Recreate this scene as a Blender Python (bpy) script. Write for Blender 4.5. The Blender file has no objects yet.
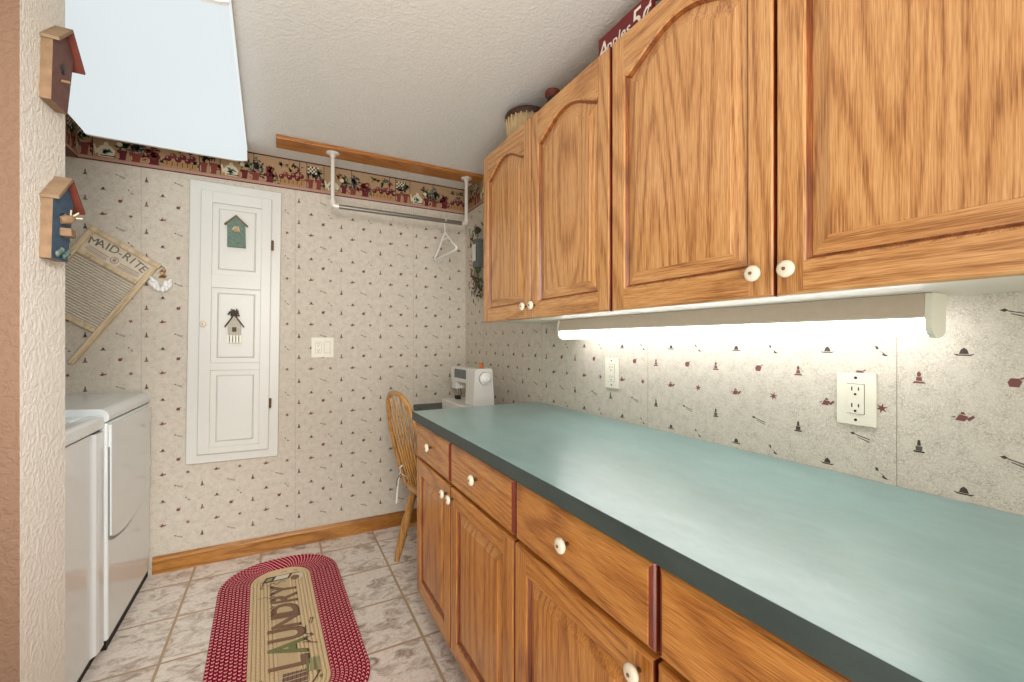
import bpy, bmesh, math, random
from mathutils import Vector, Matrix
random.seed(7)
sc = bpy.context.scene
COL = sc.collection
PI = math.pi
YB, XR, ZC = 2.887, 1.1675, 2.298      # back wall, right wall, ceiling
def R(a): return math.radians(a)
def lin(v):
    v /= 255.0
    return v/12.92 if v <= .04045 else ((v+.055)/1.055)**2.4
def rgb(r, g, b): return (lin(r), lin(g), lin(b), 1)

# ------------------------------------------------------------------ materials
def newmat(name):
    m = bpy.data.materials.new(name); m.use_nodes = True
    nt = m.node_tree
    return m, nt, nt.nodes['Principled BSDF']
def plain(name, col, rough=.5, metal=0, emit=None, strength=0, bump=0, bscale=60, vary=.05, coat=0, spec=.5):
    m, nt, b = newmat(name)
    b.inputs['Base Color'].default_value = col
    b.inputs['Roughness'].default_value = rough
    b.inputs['Metallic'].default_value = metal
    b.inputs['Coat Weight'].default_value = coat
    b.inputs['Specular IOR Level'].default_value = spec
    tc = nt.nodes.new('ShaderNodeTexCoord')
    n = nt.nodes.new('ShaderNodeTexNoise'); n.inputs['Scale'].default_value = bscale; n.inputs['Detail'].default_value = 4
    nt.links.new(tc.outputs['Object'], n.inputs['Vector'])
    if vary:
        mx = nt.nodes.new('ShaderNodeMixRGB'); mx.blend_type = 'MULTIPLY'; mx.inputs[0].default_value = 1
        mx.inputs[1].default_value = col
        mr = nt.nodes.new('ShaderNodeMapRange'); mr.inputs[3].default_value = 1-vary*2; mr.inputs[4].default_value = 1+vary*.6
        nt.links.new(n.outputs[0], mr.inputs[0]); nt.links.new(mr.outputs[0], mx.inputs[2])
        nt.links.new(mx.outputs[0], b.inputs['Base Color'])
    if bump:
        bp = nt.nodes.new('ShaderNodeBump'); bp.inputs['Strength'].default_value = bump; bp.inputs['Distance'].default_value = .01
        nt.links.new(n.outputs[0], bp.inputs['Height']); nt.links.new(bp.outputs[0], b.inputs['Normal'])
    if emit:
        b.inputs['Emission Color'].default_value = emit; b.inputs['Emission Strength'].default_value = strength
    return m
def ramp(nt, stops):
    r = nt.nodes.new('ShaderNodeValToRGB')
    e = r.color_ramp.elements
    e[0].position, e[0].color = stops[0]; e[1].position, e[1].color = stops[-1]
    for p, c in stops[1:-1]:
        x = e.new(p); x.color = c
    return r
def oak(name, axis, light, mid, dark, rough=.33, ring=26):
    """grain runs along axis; object coordinates shifted per object"""
    m, nt, b = newmat(name)
    N, L = nt.nodes.new, nt.links.new
    tc = N('ShaderNodeTexCoord'); oi = N('ShaderNodeObjectInfo')
    add = N('ShaderNodeVectorMath'); add.operation = 'ADD'
    sc_ = N('ShaderNodeVectorMath'); sc_.operation = 'SCALE'; sc_.inputs[0].default_value = (3.1, 5.7, 4.3)
    L(oi.outputs['Random'], sc_.inputs['Scale']); L(tc.outputs['Object'], add.inputs[0]); L(sc_.outputs[0], add.inputs[1])
    def mapped(al, ac):
        mp = N('ShaderNodeMapping'); s = [ac]*3; s['xyz'.index(axis)] = al
        mp.inputs['Scale'].default_value = s; L(add.outputs[0], mp.inputs['Vector']); return mp
    n1 = N('ShaderNodeTexNoise'); n1.inputs['Scale'].default_value = 1; n1.inputs['Detail'].default_value = 1
    L(mapped(.55, 4.5).outputs[0], n1.inputs['Vector'])
    mul = N('ShaderNodeMath'); mul.operation = 'MULTIPLY'; mul.inputs[1].default_value = ring*4; L(n1.outputs[0], mul.inputs[0])
    s0 = N('ShaderNodeMath'); s0.operation = 'SINE'; L(mul.outputs[0], s0.inputs[0])
    s1 = N('ShaderNodeMath'); s1.operation = 'MULTIPLY_ADD'; s1.inputs[1].default_value = .5; s1.inputs[2].default_value = .5; L(s0.outputs[0], s1.inputs[0])
    sn = N('ShaderNodeMath'); sn.operation = 'POWER'; sn.inputs[1].default_value = 2.6; L(s1.outputs[0], sn.inputs[0])
    n2 = N('ShaderNodeTexNoise'); n2.inputs['Scale'].default_value = 1; n2.inputs['Detail'].default_value = 2; n2.inputs['Roughness'].default_value = .6
    L(mapped(18, 520).outputs[0], n2.inputs['Vector'])
    n3 = N('ShaderNodeTexNoise'); n3.inputs['Scale'].default_value = 1; n3.inputs['Detail'].default_value = 3
    L(mapped(1.2, 90).outputs[0], n3.inputs['Vector'])
    a1 = N('ShaderNodeMath'); a1.operation = 'MULTIPLY_ADD'; a1.inputs[1].default_value = .16; a1.inputs[2].default_value = -.03
    L(sn.outputs[0], a1.inputs[0])
    a2 = N('ShaderNodeMath'); a2.operation = 'MULTIPLY_ADD'; a2.inputs[1].default_value = .80; L(n2.outputs[0], a2.inputs[0]); L(a1.outputs[0], a2.inputs[2])
    a3 = N('ShaderNodeMath'); a3.operation = 'MULTIPLY_ADD'; a3.inputs[1].default_value = .22; L(n3.outputs[0], a3.inputs[0]); L(a2.outputs[0], a3.inputs[2])
    r = ramp(nt, [(.36, light), (.54, mid), (.76, dark)])
    L(a3.outputs[0], r.inputs[0]); L(r.outputs[0], b.inputs['Base Color'])
    bp = N('ShaderNodeBump'); bp.inputs['Strength'].default_value = .12; bp.inputs['Distance'].default_value = .002
    L(a3.outputs[0], bp.inputs['Height']); L(bp.outputs[0], b.inputs['Normal'])
    b.inputs['Roughness'].default_value = rough
    b.inputs['Coat Weight'].default_value = .25; b.inputs['Coat Roughness'].default_value = .2
    return m
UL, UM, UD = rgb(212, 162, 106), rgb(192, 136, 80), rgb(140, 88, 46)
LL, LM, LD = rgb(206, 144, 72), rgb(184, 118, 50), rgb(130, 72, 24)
M = {}
M['oak_v'] = oak('oak_upright_grain', 'z', UL, UM, UD)
M['oak_h'] = oak('oak_level_grain', 'y', UL, UM, UD)
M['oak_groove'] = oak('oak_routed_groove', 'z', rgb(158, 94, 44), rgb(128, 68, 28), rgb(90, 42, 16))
M['low_v'] = oak('honey_oak_upright_grain', 'z', LL, LM, LD)
M['low_h'] = oak('honey_oak_level_grain', 'y', LL, LM, LD)
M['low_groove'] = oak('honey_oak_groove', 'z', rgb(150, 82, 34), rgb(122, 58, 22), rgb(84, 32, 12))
M['edge_red'] = oak('red_brown_oak_edge', 'z', rgb(128, 50, 24), rgb(106, 34, 15), rgb(76, 20, 9))
M['board'] = oak('oak_board_grain', 'x', rgb(190, 130, 60), rgb(168, 104, 40), rgb(120, 66, 22))
M['baseboard'] = oak('oak_baseboard_grain', 'x', rgb(190, 136, 62), rgb(166, 108, 42), rgb(118, 70, 24))
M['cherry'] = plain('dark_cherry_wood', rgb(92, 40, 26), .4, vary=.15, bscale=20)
M['chair'] = oak('pale_oak_turned', 'z', rgb(204, 156, 92), rgb(178, 128, 66), rgb(132, 86, 38), .3)
M['melamine'] = plain('pale_cabinet_underside', rgb(226, 214, 198), .5)
M['white'] = plain('white_painted_wood', rgb(218, 218, 211), .35, vary=.02)
M['appliance'] = plain('glossy_white_enamel', rgb(230, 236, 236), .14, vary=.01, coat=.15)
M['appl_grey'] = plain('grey_appliance_plastic', rgb(128, 132, 130), .4)
M['black'] = plain('black_seam_gap_shade', rgb(14, 12, 11), .7)  # black for the washer seam and for shade in the gaps under the machines
M['ceramic'] = plain('cream_ceramic', rgb(236, 224, 200), .15, vary=.04)
M['brass'] = plain('aged_brass', rgb(112, 88, 56), .4, .7)
M['brown_dot'] = plain('brown_knob_centre', rgb(120, 80, 50), .5)
M['ivory'] = plain('ivory_plastic', rgb(232, 228, 210), .3, vary=.02)
M['slot'] = plain('dark_slot', rgb(30, 26, 22), .6)
M['metal_white'] = plain('white_enamel_pipe', rgb(222, 216, 204), .3, .1)
M['chrome'] = plain('dull_galvanised_steel', rgb(150, 146, 138), .35, .8)
M['steel'] = plain('corrugated_steel', rgb(228, 220, 204), .45, .05)
M['rust'] = plain('dark_steel_groove', rgb(158, 142, 122), .6, .2, vary=.25, bscale=25)
M['pine'] = oak('raw_pine', 'z', rgb(228, 208, 176), rgb(212, 190, 154), rgb(176, 148, 112), .55)
M['print_grey'] = plain('faded_grey_print', rgb(120, 112, 100), .7)
M['print_pink'] = plain('faded_pink_print', rgb(176, 142, 130), .7)
M['paper'] = plain('aged_paper', rgb(224, 212, 190), .7, vary=.08)
M['plastic_white'] = plain('white_plastic', rgb(244, 244, 240), .3)
M['housing_beige'] = plain('beige_enamel_housing', rgb(196, 180, 160), .4)
M['tube'] = plain('glowing_tube', rgb(255, 255, 255), .4, emit=(.96, .98, 1, 1), strength=10.5, vary=0)
M['diffuser'] = plain('glowing_diffuser', rgb(84, 88, 88), .4, emit=(.88, .97, 1, 1), strength=.78, vary=0)
M['wood_grey'] = plain('weathered_wood', rgb(144, 118, 90), .8, vary=.25, bscale=40, bump=.2)
M['wood_tan'] = plain('rough_tan_wood', rgb(138, 110, 82), .8, vary=.25, bscale=50, bump=.2)
M['wood_rust'] = plain('rusty_red_wood', rgb(116, 52, 36), .7, vary=.3, bscale=40)
M['blue_paint'] = plain('worn_blue_paint', rgb(62, 92, 118), .7, vary=.35, bscale=70)
M['mauve_paint'] = plain('worn_mauve_paint', rgb(112, 74, 66), .7, vary=.3, bscale=60)
M['aged_white'] = plain('aged_white_paint', rgb(196, 190, 172), .7, vary=.15)
M['green_paint'] = plain('crackled_green_paint', rgb(118, 142, 126), .7, vary=.35, bscale=120)
M['grey_paint'] = plain('dark_grey_green_paint', rgb(78, 80, 70), .7, vary=.2)
M['gold'] = plain('gold_wire', rgb(170, 126, 58), .35, .7)
M['sign_red'] = plain('dark_red_paint', rgb(112, 16, 24), .5, vary=.1)
M['sign_white'] = plain('white_brushed_letters', rgb(244, 232, 220), .6)
M['wicker'] = plain('pale_wicker', rgb(206, 178, 132), .8, vary=.2, bscale=90, bump=.3)
M['wicker_dark'] = plain('dark_brown_rim', rgb(66, 40, 26), .6, vary=.2)
M['teal'] = plain('muted_teal_paint', rgb(104, 112, 106), .6, vary=.2)
M['leaf'] = plain('dusty_green_leaves', rgb(84, 98, 64), .7, vary=.3)
M['leaf2'] = plain('dark_wine_leaves', rgb(88, 34, 36), .7, vary=.3)
M['petal'] = plain('pale_pink_petals', rgb(222, 196, 188), .7)
M['amber'] = plain('amber_thread', rgb(196, 108, 52), .6)
M['display'] = plain('grey_stitch_panel', rgb(112, 122, 122), .5, vary=.3, bscale=200)
M['fabric_blue'] = plain('blue_check_cushion', rgb(120, 124, 128), .9, vary=.3, bscale=300)

def wallpaper():
    m, nt, b = newmat('cream_crackle_wallpaper')
    N, L = nt.nodes.new, nt.links.new
    tc = N('ShaderNodeTexCoord')
    no = N('ShaderNodeTexNoise'); no.inputs['Scale'].default_value = 90; no.inputs['Detail'].default_value = 2
    mxv = N('ShaderNodeMixRGB'); mxv.blend_type = 'LINEAR_LIGHT'; mxv.inputs[0].default_value = .012
    L(tc.outputs['Object'], no.inputs['Vector']); L(tc.outputs['Object'], mxv.inputs[1]); L(no.outputs['Color'], mxv.inputs[2])
    outs = []
    for s in ((240, 240, 75), (95, 95, 300)):
        mp = N('ShaderNodeMapping'); mp.inputs['Scale'].default_value = s; L(mxv.outputs[0], mp.inputs['Vector'])
        v = N('ShaderNodeTexVoronoi'); v.feature = 'DISTANCE_TO_EDGE'; v.inputs['Scale'].default_value = 1
        L(mp.outputs[0], v.inputs['Vector'])
        r = N('ShaderNodeMapRange'); r.inputs[1].default_value = 0; r.inputs[2].default_value = .09; r.inputs[3].default_value = 0; r.inputs[4].default_value = 1
        L(v.outputs['Distance'], r.inputs[0]); outs.append(r)
    mi = N('ShaderNodeMath'); mi.operation = 'MULTIPLY'; L(outs[0].outputs[0], mi.inputs[0]); L(outs[1].outputs[0], mi.inputs[1])
    patch = N('ShaderNodeTexNoise'); patch.inputs['Scale'].default_value = 35; L(tc.outputs['Object'], patch.inputs['Vector'])
    pr = N('ShaderNodeMapRange'); pr.inputs[1].default_value = .35; pr.inputs[2].default_value = .65; pr.inputs[3].default_value = .35; pr.inputs[4].default_value = .8
    L(patch.outputs[0], pr.inputs[0])
    inv = N('ShaderNodeMath'); inv.operation = 'SUBTRACT'; inv.inputs[0].default_value = 1; L(mi.outputs[0], inv.inputs[1])
    fac = N('ShaderNodeMath'); fac.operation = 'MULTIPLY'; L(inv.outputs[0], fac.inputs[0]); L(pr.outputs[0], fac.inputs[1])
    mx = N('ShaderNodeMixRGB'); mx.inputs[1].default_value = rgb(217, 209, 194); mx.inputs[2].default_value = rgb(158, 147, 130)
    L(fac.outputs[0], mx.inputs[0]); L(mx.outputs[0], b.inputs['Base Color'])
    bp = N('ShaderNodeBump'); bp.inputs['Strength'].default_value = .25; bp.inputs['Distance'].default_value = .002
    L(mi.outputs[0], bp.inputs['Height']); L(bp.outputs[0], b.inputs['Normal'])
    b.inputs['Roughness'].default_value = .6
    return m
M['wallpaper'] = wallpaper()
def plaster(name, col, scale, strength, dist=.006):
    m, nt, b = newmat(name)
    N, L = nt.nodes.new, nt.links.new
    tc = N('ShaderNodeTexCoord'); n = N('ShaderNodeTexNoise'); n.inputs['Scale'].default_value = scale; n.inputs['Detail'].default_value = 5
    n.inputs['Distortion'].default_value = .6
    L(tc.outputs['Object'], n.inputs['Vector'])
    r = N('ShaderNodeMapRange'); r.inputs[1].default_value = .42; r.inputs[2].default_value = .6; L(n.outputs[0], r.inputs[0])
    bp = N('ShaderNodeBump'); bp.inputs['Strength'].default_value = strength; bp.inputs['Distance'].default_value = dist
    L(r.outputs[0], bp.inputs['Height']); L(bp.outputs[0], b.inputs['Normal'])
    b.inputs['Base Color'].default_value = col; b.inputs['Roughness'].default_value = .75
    return m
M['ceiling'] = plaster('knockdown_ceiling', rgb(226, 224, 218), 75, .4, .003)
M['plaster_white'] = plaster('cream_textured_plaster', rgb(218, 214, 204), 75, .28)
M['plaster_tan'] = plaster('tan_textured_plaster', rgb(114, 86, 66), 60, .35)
def tiles():
    m, nt, b = newmat('stone_look_tile')
    N, L = nt.nodes.new, nt.links.new
    tc = N('ShaderNodeTexCoord'); mp = N('ShaderNodeMapping')
    mp.inputs['Location'].default_value = (-.52+.3077*10+.0, -2.39+.32*12, 0)
    L(tc.outputs['Object'], mp.inputs['Vector'])
    br = N('ShaderNodeTexBrick'); br.offset = 0; br.inputs['Scale'].default_value = 1
    br.inputs['Brick Width'].default_value = .3077; br.inputs['Row Height'].default_value = .32
    br.inputs['Mortar Size'].default_value = .006; br.inputs['Mortar Smooth'].default_value = .2
    br.inputs['Color1'].default_value = (0, 0, 0, 1); br.inputs['Color2'].default_value = (1, 1, 1, 1)
    L(mp.outputs[0], br.inputs['Vector'])
    # marbling, shifted per tile
    off = N('ShaderNodeVectorMath'); off.operation = 'MULTIPLY_ADD'; off.inputs[1].default_value = (5, 3, 7)
    L(br.outputs['Color'], off.inputs[0]); L(tc.outputs['Object'], off.inputs[2])
    n1 = N('ShaderNodeTexNoise'); n1.inputs['Scale'].default_value = 12; n1.inputs['Detail'].default_value = 9; n1.inputs['Roughness'].default_value = .72; n1.inputs['Distortion'].default_value = .8
    st = N('ShaderNodeMapping'); st.inputs['Rotation'].default_value = (0, 0, R(25)); st.inputs['Scale'].default_value = (1, 1.45, 1)
    L(off.outputs[0], st.inputs['Vector']); L(st.outputs[0], n1.inputs['Vector'])
    r1 = ramp(nt, [(.32, rgb(134, 112, 98)), (.43, rgb(196, 180, 166)), (.54, rgb(232, 224, 214)), (.70, rgb(222, 198, 182))])
    L(n1.outputs[0], r1.inputs[0])
    n2 = N('ShaderNodeTexNoise'); n2.inputs['Scale'].default_value = 20; n2.inputs['Detail'].default_value = 8; n2.inputs['Distortion'].default_value = 2.5
    L(st.outputs[0], n2.inputs['Vector'])
    r2 = ramp(nt, [(.485, (0, 0, 0, 1)), (.5, (1, 1, 1, 1)), (.515, (0, 0, 0, 1))])
    L(n2.outputs[0], r2.inputs[0])
    v = N('ShaderNodeMixRGB'); v.inputs[2].default_value = rgb(140, 132, 126)
    k = N('ShaderNodeMath'); k.operation = 'MULTIPLY'; k.inputs[1].default_value = .6; L(r2.outputs[0], k.inputs[0])
    L(k.outputs[0], v.inputs[0]); L(r1.outputs[0], v.inputs[1])
    g = N('ShaderNodeMixRGB'); g.inputs[2].default_value = rgb(178, 152, 124)
    L(br.outputs['Fac'], g.inputs[0]); L(v.outputs[0], g.inputs[1]); L(g.outputs[0], b.inputs['Base Color'])
    bp = N('ShaderNodeBump'); bp.invert = True; bp.inputs['Strength'].default_value = .6; bp.inputs['Distance'].default_value = .003
    L(br.outputs['Fac'], bp.inputs['Height']); L(bp.outputs[0], b.inputs['Normal'])
    b.inputs['Roughness'].default_value = .38
    return m
M['tile'] = tiles()
def laminate(name, c1, c2, rough):
    m, nt, b = newmat(name)
    N, L = nt.nodes.new, nt.links.new
    tc = N('ShaderNodeTexCoord'); n1 = N('ShaderNodeTexNoise'); n1.inputs['Scale'].default_value = 14; n1.inputs['Detail'].default_value = 9; n1.inputs['Roughness'].default_value = .7
    mp = N('ShaderNodeMapping'); mp.inputs['Scale'].default_value = (1, .45, 1); mp.inputs['Rotation'].default_value = (0, 0, .4)
    L(tc.outputs['Object'], mp.inputs['Vector']); L(mp.outputs[0], n1.inputs['Vector'])
    r = ramp(nt, [(.35, c1), (.68, c2)]); L(n1.outputs[0], r.inputs[0]); L(r.outputs[0], b.inputs['Base Color'])
    rr = N('ShaderNodeMapRange'); rr.inputs[3].default_value = rough-.06; rr.inputs[4].default_value = rough+.08
    L(n1.outputs[0], rr.inputs[0]); L(rr.outputs[0], b.inputs['Roughness']); b.inputs['Coat Weight'].default_value = .9 if rough < .4 else 0; b.inputs['Coat IOR'].default_value = 1.9; b.inputs['Coat Roughness'].default_value = .36
    return m
M['laminate'] = laminate('teal_laminate', rgb(108, 152, 154), rgb(136, 178, 180), .3)
M['laminate_edge'] = laminate('dark_green_laminate_edge', rgb(52, 64, 61), rgb(64, 76, 72), .5)
def braid(name, c_a, c_b, c_d, frac, period, speck):
    """braided cord: UV x along the cord in metres, UV y = ring number"""
    m, nt, b = newmat(name)
    N, L = nt.nodes.new, nt.links.new
    uv = N('ShaderNodeUVMap'); uv.uv_map = 'UVMap'; sx = N('ShaderNodeSeparateXYZ'); L(uv.outputs[0], sx.inputs[0])
    def mt(op, a, b_=None, c=None):
        q = N('ShaderNodeMath'); q.operation = op
        for i, val in enumerate((a, b_, c)):
            if val is None: continue
            if isinstance(val, (int, float)): q.inputs[i].default_value = val
            else: L(val, q.inputs[i])
        return q.outputs[0]
    fl = mt('FLOOR', sx.outputs[1]); fy = mt('FRACT', sx.outputs[1])
    sh = mt('MULTIPLY', fl, .37)
    slant = mt('MULTIPLY', mt('ABSOLUTE', mt('SUBTRACT', fy, .5)), .9)
    u = mt('ADD', mt('ADD', mt('DIVIDE', sx.outputs[0], period), sh), slant)
    fu = mt('FRACT', u)
    band = mt('LESS_THAN', fu, frac)
    mid = mt('LESS_THAN', mt('ABSOLUTE', mt('SUBTRACT', fy, .5)), .36)
    dash = mt('MULTIPLY', band, mid)
    groove = mt('GREATER_THAN', mt('ABSOLUTE', mt('SUBTRACT', fy, .5)), .43)
    mx = N('ShaderNodeMixRGB'); mx.inputs[1].default_value = c_a; mx.inputs[2].default_value = c_b; L(dash, mx.inputs[0])
    m2 = N('ShaderNodeMixRGB'); m2.inputs[2].default_value = c_d; L(groove, m2.inputs[0]); L(mx.outputs[0], m2.inputs[1])
    tc = N('ShaderNodeTexCoord'); n = N('ShaderNodeTexNoise'); n.inputs['Scale'].default_value = speck; L(tc.outputs['Object'], n.inputs['Vector'])
    m3 = N('ShaderNodeMixRGB'); m3.blend_type = 'MULTIPLY'; m3.inputs[0].default_value = 1
    mr = N('ShaderNodeMapRange'); mr.inputs[3].default_value = .7; mr.inputs[4].default_value = 1.25; L(n.outputs[0], mr.inputs[0])
    L(m2.outputs[0], m3.inputs[1]); L(mr.outputs[0], m3.inputs[2]); L(m3.outputs[0], b.inputs['Base Color'])
    bp = N('ShaderNodeBump'); bp.inputs['Strength'].default_value = .4; bp.inputs['Distance'].default_value = .003
    L(mt('SUBTRACT', fu, groove), bp.inputs['Height']); L(bp.outputs[0], b.inputs['Normal'])
    b.inputs['Roughness'].default_value = .9; b.inputs['Specular IOR Level'].default_value = .15
    return m
M['braid_red'] = braid('maroon_and_pink_braid', rgb(150, 16, 44), rgb(240, 180, 182), rgb(132, 14, 36), .31, .021, 240)
M['braid_tan'] = braid('tan_braid', rgb(212, 188, 150), rgb(216, 194, 156), rgb(200, 175, 137), .5, .02, 200)
for k, c in dict(ink_brown=(138, 108, 86), ink_green=(126, 130, 84), ink_dark=(92, 76, 64), ink_white=(226, 220, 204), ink_sage=(158, 156, 116),
                 m_maroon=(128, 84, 80), m_black=(84, 72, 64), m_green=(98, 100, 86), seam=(176, 164, 146),
                 b_tan=(168, 139, 107), b_tan2=(166, 132, 98), b_line=(70, 38, 34), b_pink=(184, 146, 130), b_maroon=(100, 38, 42),
                 b_terra=(126, 64, 56), b_teal=(78, 106, 98), b_green=(66, 80, 54), b_cream=(214, 206, 178), b_dark=(60, 44, 46), b_gold=(170, 130, 84), centre_tan=(206, 182, 144)).items():
    M[k] = plain(k, rgb(*c), .75, vary=.12, bscale=150, spec=.2)

# ------------------------------------------------------------------ mesh builder
class MB:
    def __init__(s): s.v = []; s.f = []; s.m = []; s.mats = []; s.sm = []; s.uv = {}
    def mi(s, mat):
        mat = M[mat] if isinstance(mat, str) else mat
        if mat not in s.mats: s.mats.append(mat)
        return s.mats.index(mat)
    def add(s, vs, fs, mat, smooth=False, T=None):
        k = len(s.v); i = s.mi(mat)
        for p in vs:
            p = Vector(p); s.v.append(T @ p if T else p)
        for f in fs: s.f.append([k+j for j in f]); s.m.append(i); s.sm.append(smooth)
        return s
    def poly(s, pts, mat, T=None): return s.add(pts, [list(range(len(pts)))], mat, T=T)
    def box(s, a, b, mat, T=None):
        x0, y0, z0 = [min(a[i], b[i]) for i in range(3)]; x1, y1, z1 = [max(a[i], b[i]) for i in range(3)]
        vs = [(x0,y0,z0),(x1,y0,z0),(x1,y1,z0),(x0,y1,z0),(x0,y0,z1),(x1,y0,z1),(x1,y1,z1),(x0,y1,z1)]
        return s.add(vs, [(0,3,2,1),(4,5,6,7),(0,1,5,4),(1,2,6,5),(2,3,7,6),(3,0,4,7)], mat, T=T)
    def tube(s, pts, r, mat, n=12, T=None, cap=True, flat=1.0):
        pts = [Vector(p) for p in pts]; rs = r if isinstance(r, (list, tuple)) else [r]*len(pts)
        vs = []; up = None
        for i, p in enumerate(pts):
            d = (pts[min(i+1, len(pts)-1)] - pts[max(i-1, 0)]).normalized()
            if up is None:
                up = Vector((0, 0, 1)) if abs(d.z) < .9 else Vector((0, 1, 0))
            a = d.cross(up).normalized(); b = a.cross(d).normalized(); up = b
            for j in range(n):
                t = 2*PI*j/n
                vs.append(p + a*math.cos(t)*rs[i] + b*math.sin(t)*rs[i]*flat)
        fs = []
        for i in range(len(pts)-1):
            for j in range(n): fs.append((i*n+j, i*n+(j+1) % n, (i+1)*n+(j+1) % n, (i+1)*n+j))
        s.add(vs, fs, mat, True, T)
        if cap:
            s.add(vs[:n][::-1], [list(range(n))], mat, False, T); s.add(vs[-n:], [list(range(n))], mat, False, T)
        return s
    def lathe(s, prof, mat, T=None, n=24, smooth=True):
        """prof list of (r, z) around local z"""
        vs = [(r*math.cos(2*PI*j/n), r*math.sin(2*PI*j/n), z) for r, z in prof for j in range(n)]
        fs = []
        for i in range(len(prof)-1):
            for j in range(n): fs.append((i*n+j, i*n+(j+1) % n, (i+1)*n+(j+1) % n, (i+1)*n+j))
        s.add(vs, fs, mat, smooth, T)
        if prof[0][0] > 1e-5: s.add(vs[:n][::-1], [list(range(n))], mat, False, T)
        if prof[-1][0] > 1e-5: s.add(vs[-n:], [list(range(n))], mat, False, T)
        return s
    def prism(s, pts, d, mat, T=None, side=None, smooth=False):
        """pts in local xy, extruded from z=0 to z=d"""
        n = len(pts)
        lo = [(p[0], p[1], 0) for p in pts]; hi = [(p[0], p[1], d) for p in pts]
        s.add(lo, [list(range(n))[::-1]], mat, T=T); s.add(hi, [list(range(n))], mat, T=T)
        s.add(lo+hi, [(i, (i+1) % n, n+(i+1) % n, n+i) for i in range(n)], side or mat, smooth, T)
        return s
    def text(s, body, size, mat, T, extrude=0.0, shear=0, bold=0):
        cu = bpy.data.curves.new('t', 'FONT'); cu.body = body; cu.size = size; cu.extrude = extrude; cu.shear = shear; cu.offset = bold
        cu.align_x = 'CENTER'; cu.align_y = 'CENTER'; cu.resolution_u = 3
        o = bpy.data.objects.new('t', cu); COL.objects.link(o); bpy.context.view_layer.update()
        me = o.to_mesh()
        s.add([v.co.copy() for v in me.vertices], [list(p.vertices) for p in me.polygons], mat, False, T)
        o.to_mesh_clear(); bpy.data.objects.remove(o); bpy.data.curves.remove(cu)
        return s
    def build(s, name, parent=None, loc=None, local=False, bevel=0, seg=2, kind=None, label=None, cat=None, group=None, uv=None):
        if parent is not None:
            o0 = Vector((0, 0, 0))
            if not local:
                p = parent
                while p: o0 += p.location; p = p.parent
        else: o0 = Vector(loc) if loc else Vector((0, 0, 0))
        if local and parent is None: o0 = Vector((0, 0, 0))
        me = bpy.data.meshes.new(name)
        me.from_pydata([v - o0 for v in s.v], [], s.f)
        for mt in s.mats: me.materials.append(mt)
        me.polygons.foreach_set('material_index', s.m); me.polygons.foreach_set('use_smooth', s.sm)
        if uv:
            ul = me.uv_layers.new(name='UVMap')
            for pi, p in enumerate(me.polygons):
                if pi in s.uv:
                    for li, c in zip(p.loop_indices, s.uv[pi]): ul.data[li].uv = c
        me.update()
        o = bpy.data.objects.new(name, me); COL.objects.link(o)
        if parent is not None: o.parent = parent
        elif loc: o.location = loc
        if bevel:
            b = o.modifiers.new('bevel', 'BEVEL'); b.width = bevel; b.segments = seg; b.limit_method = 'ANGLE'; b.angle_limit = R(40)
            b.harden_normals = False
        if kind: o['kind'] = kind
        if label: o['label'] = label
        if cat: o['category'] = cat
        if group: o['group'] = group
        return o
def thing(name, label, cat, loc, rot=(0, 0, 0), group=None):
    o = bpy.data.objects.new(name, None); COL.objects.link(o); o.empty_display_size = .05
    o.location = loc; o.rotation_euler = rot; o['label'] = label; o['category'] = cat
    if group: o['group'] = group
    return o
def TM(loc, rot=(0, 0, 0)):
    from mathutils import Euler
    return Matrix.Translation(loc) @ Euler(rot).to_matrix().to_4x4()
def frame(o, ex, ey):
    """matrix: local x -> ex, local y -> ey, local z -> ex x ey, origin o"""
    ex, ey = Vector(ex), Vector(ey); ez = ex.cross(ey)
    m = Matrix((ex, ey, ez)).transposed().to_4x4(); m.translation = o
    return m

# ------------------------------------------------------------------ the room
S = 'structure'
MB().poly([(-2.2, -1.2, 0), (XR, -1.2, 0), (XR, YB, 0), (-2.2, YB, 0)], 'tile').build('floor', kind=S)
MB().poly([(-2.2, -1.2, ZC), (-2.2, YB, ZC), (XR, YB, ZC), (XR, -1.2, ZC)], 'ceiling').build('ceiling', kind=S)

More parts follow.
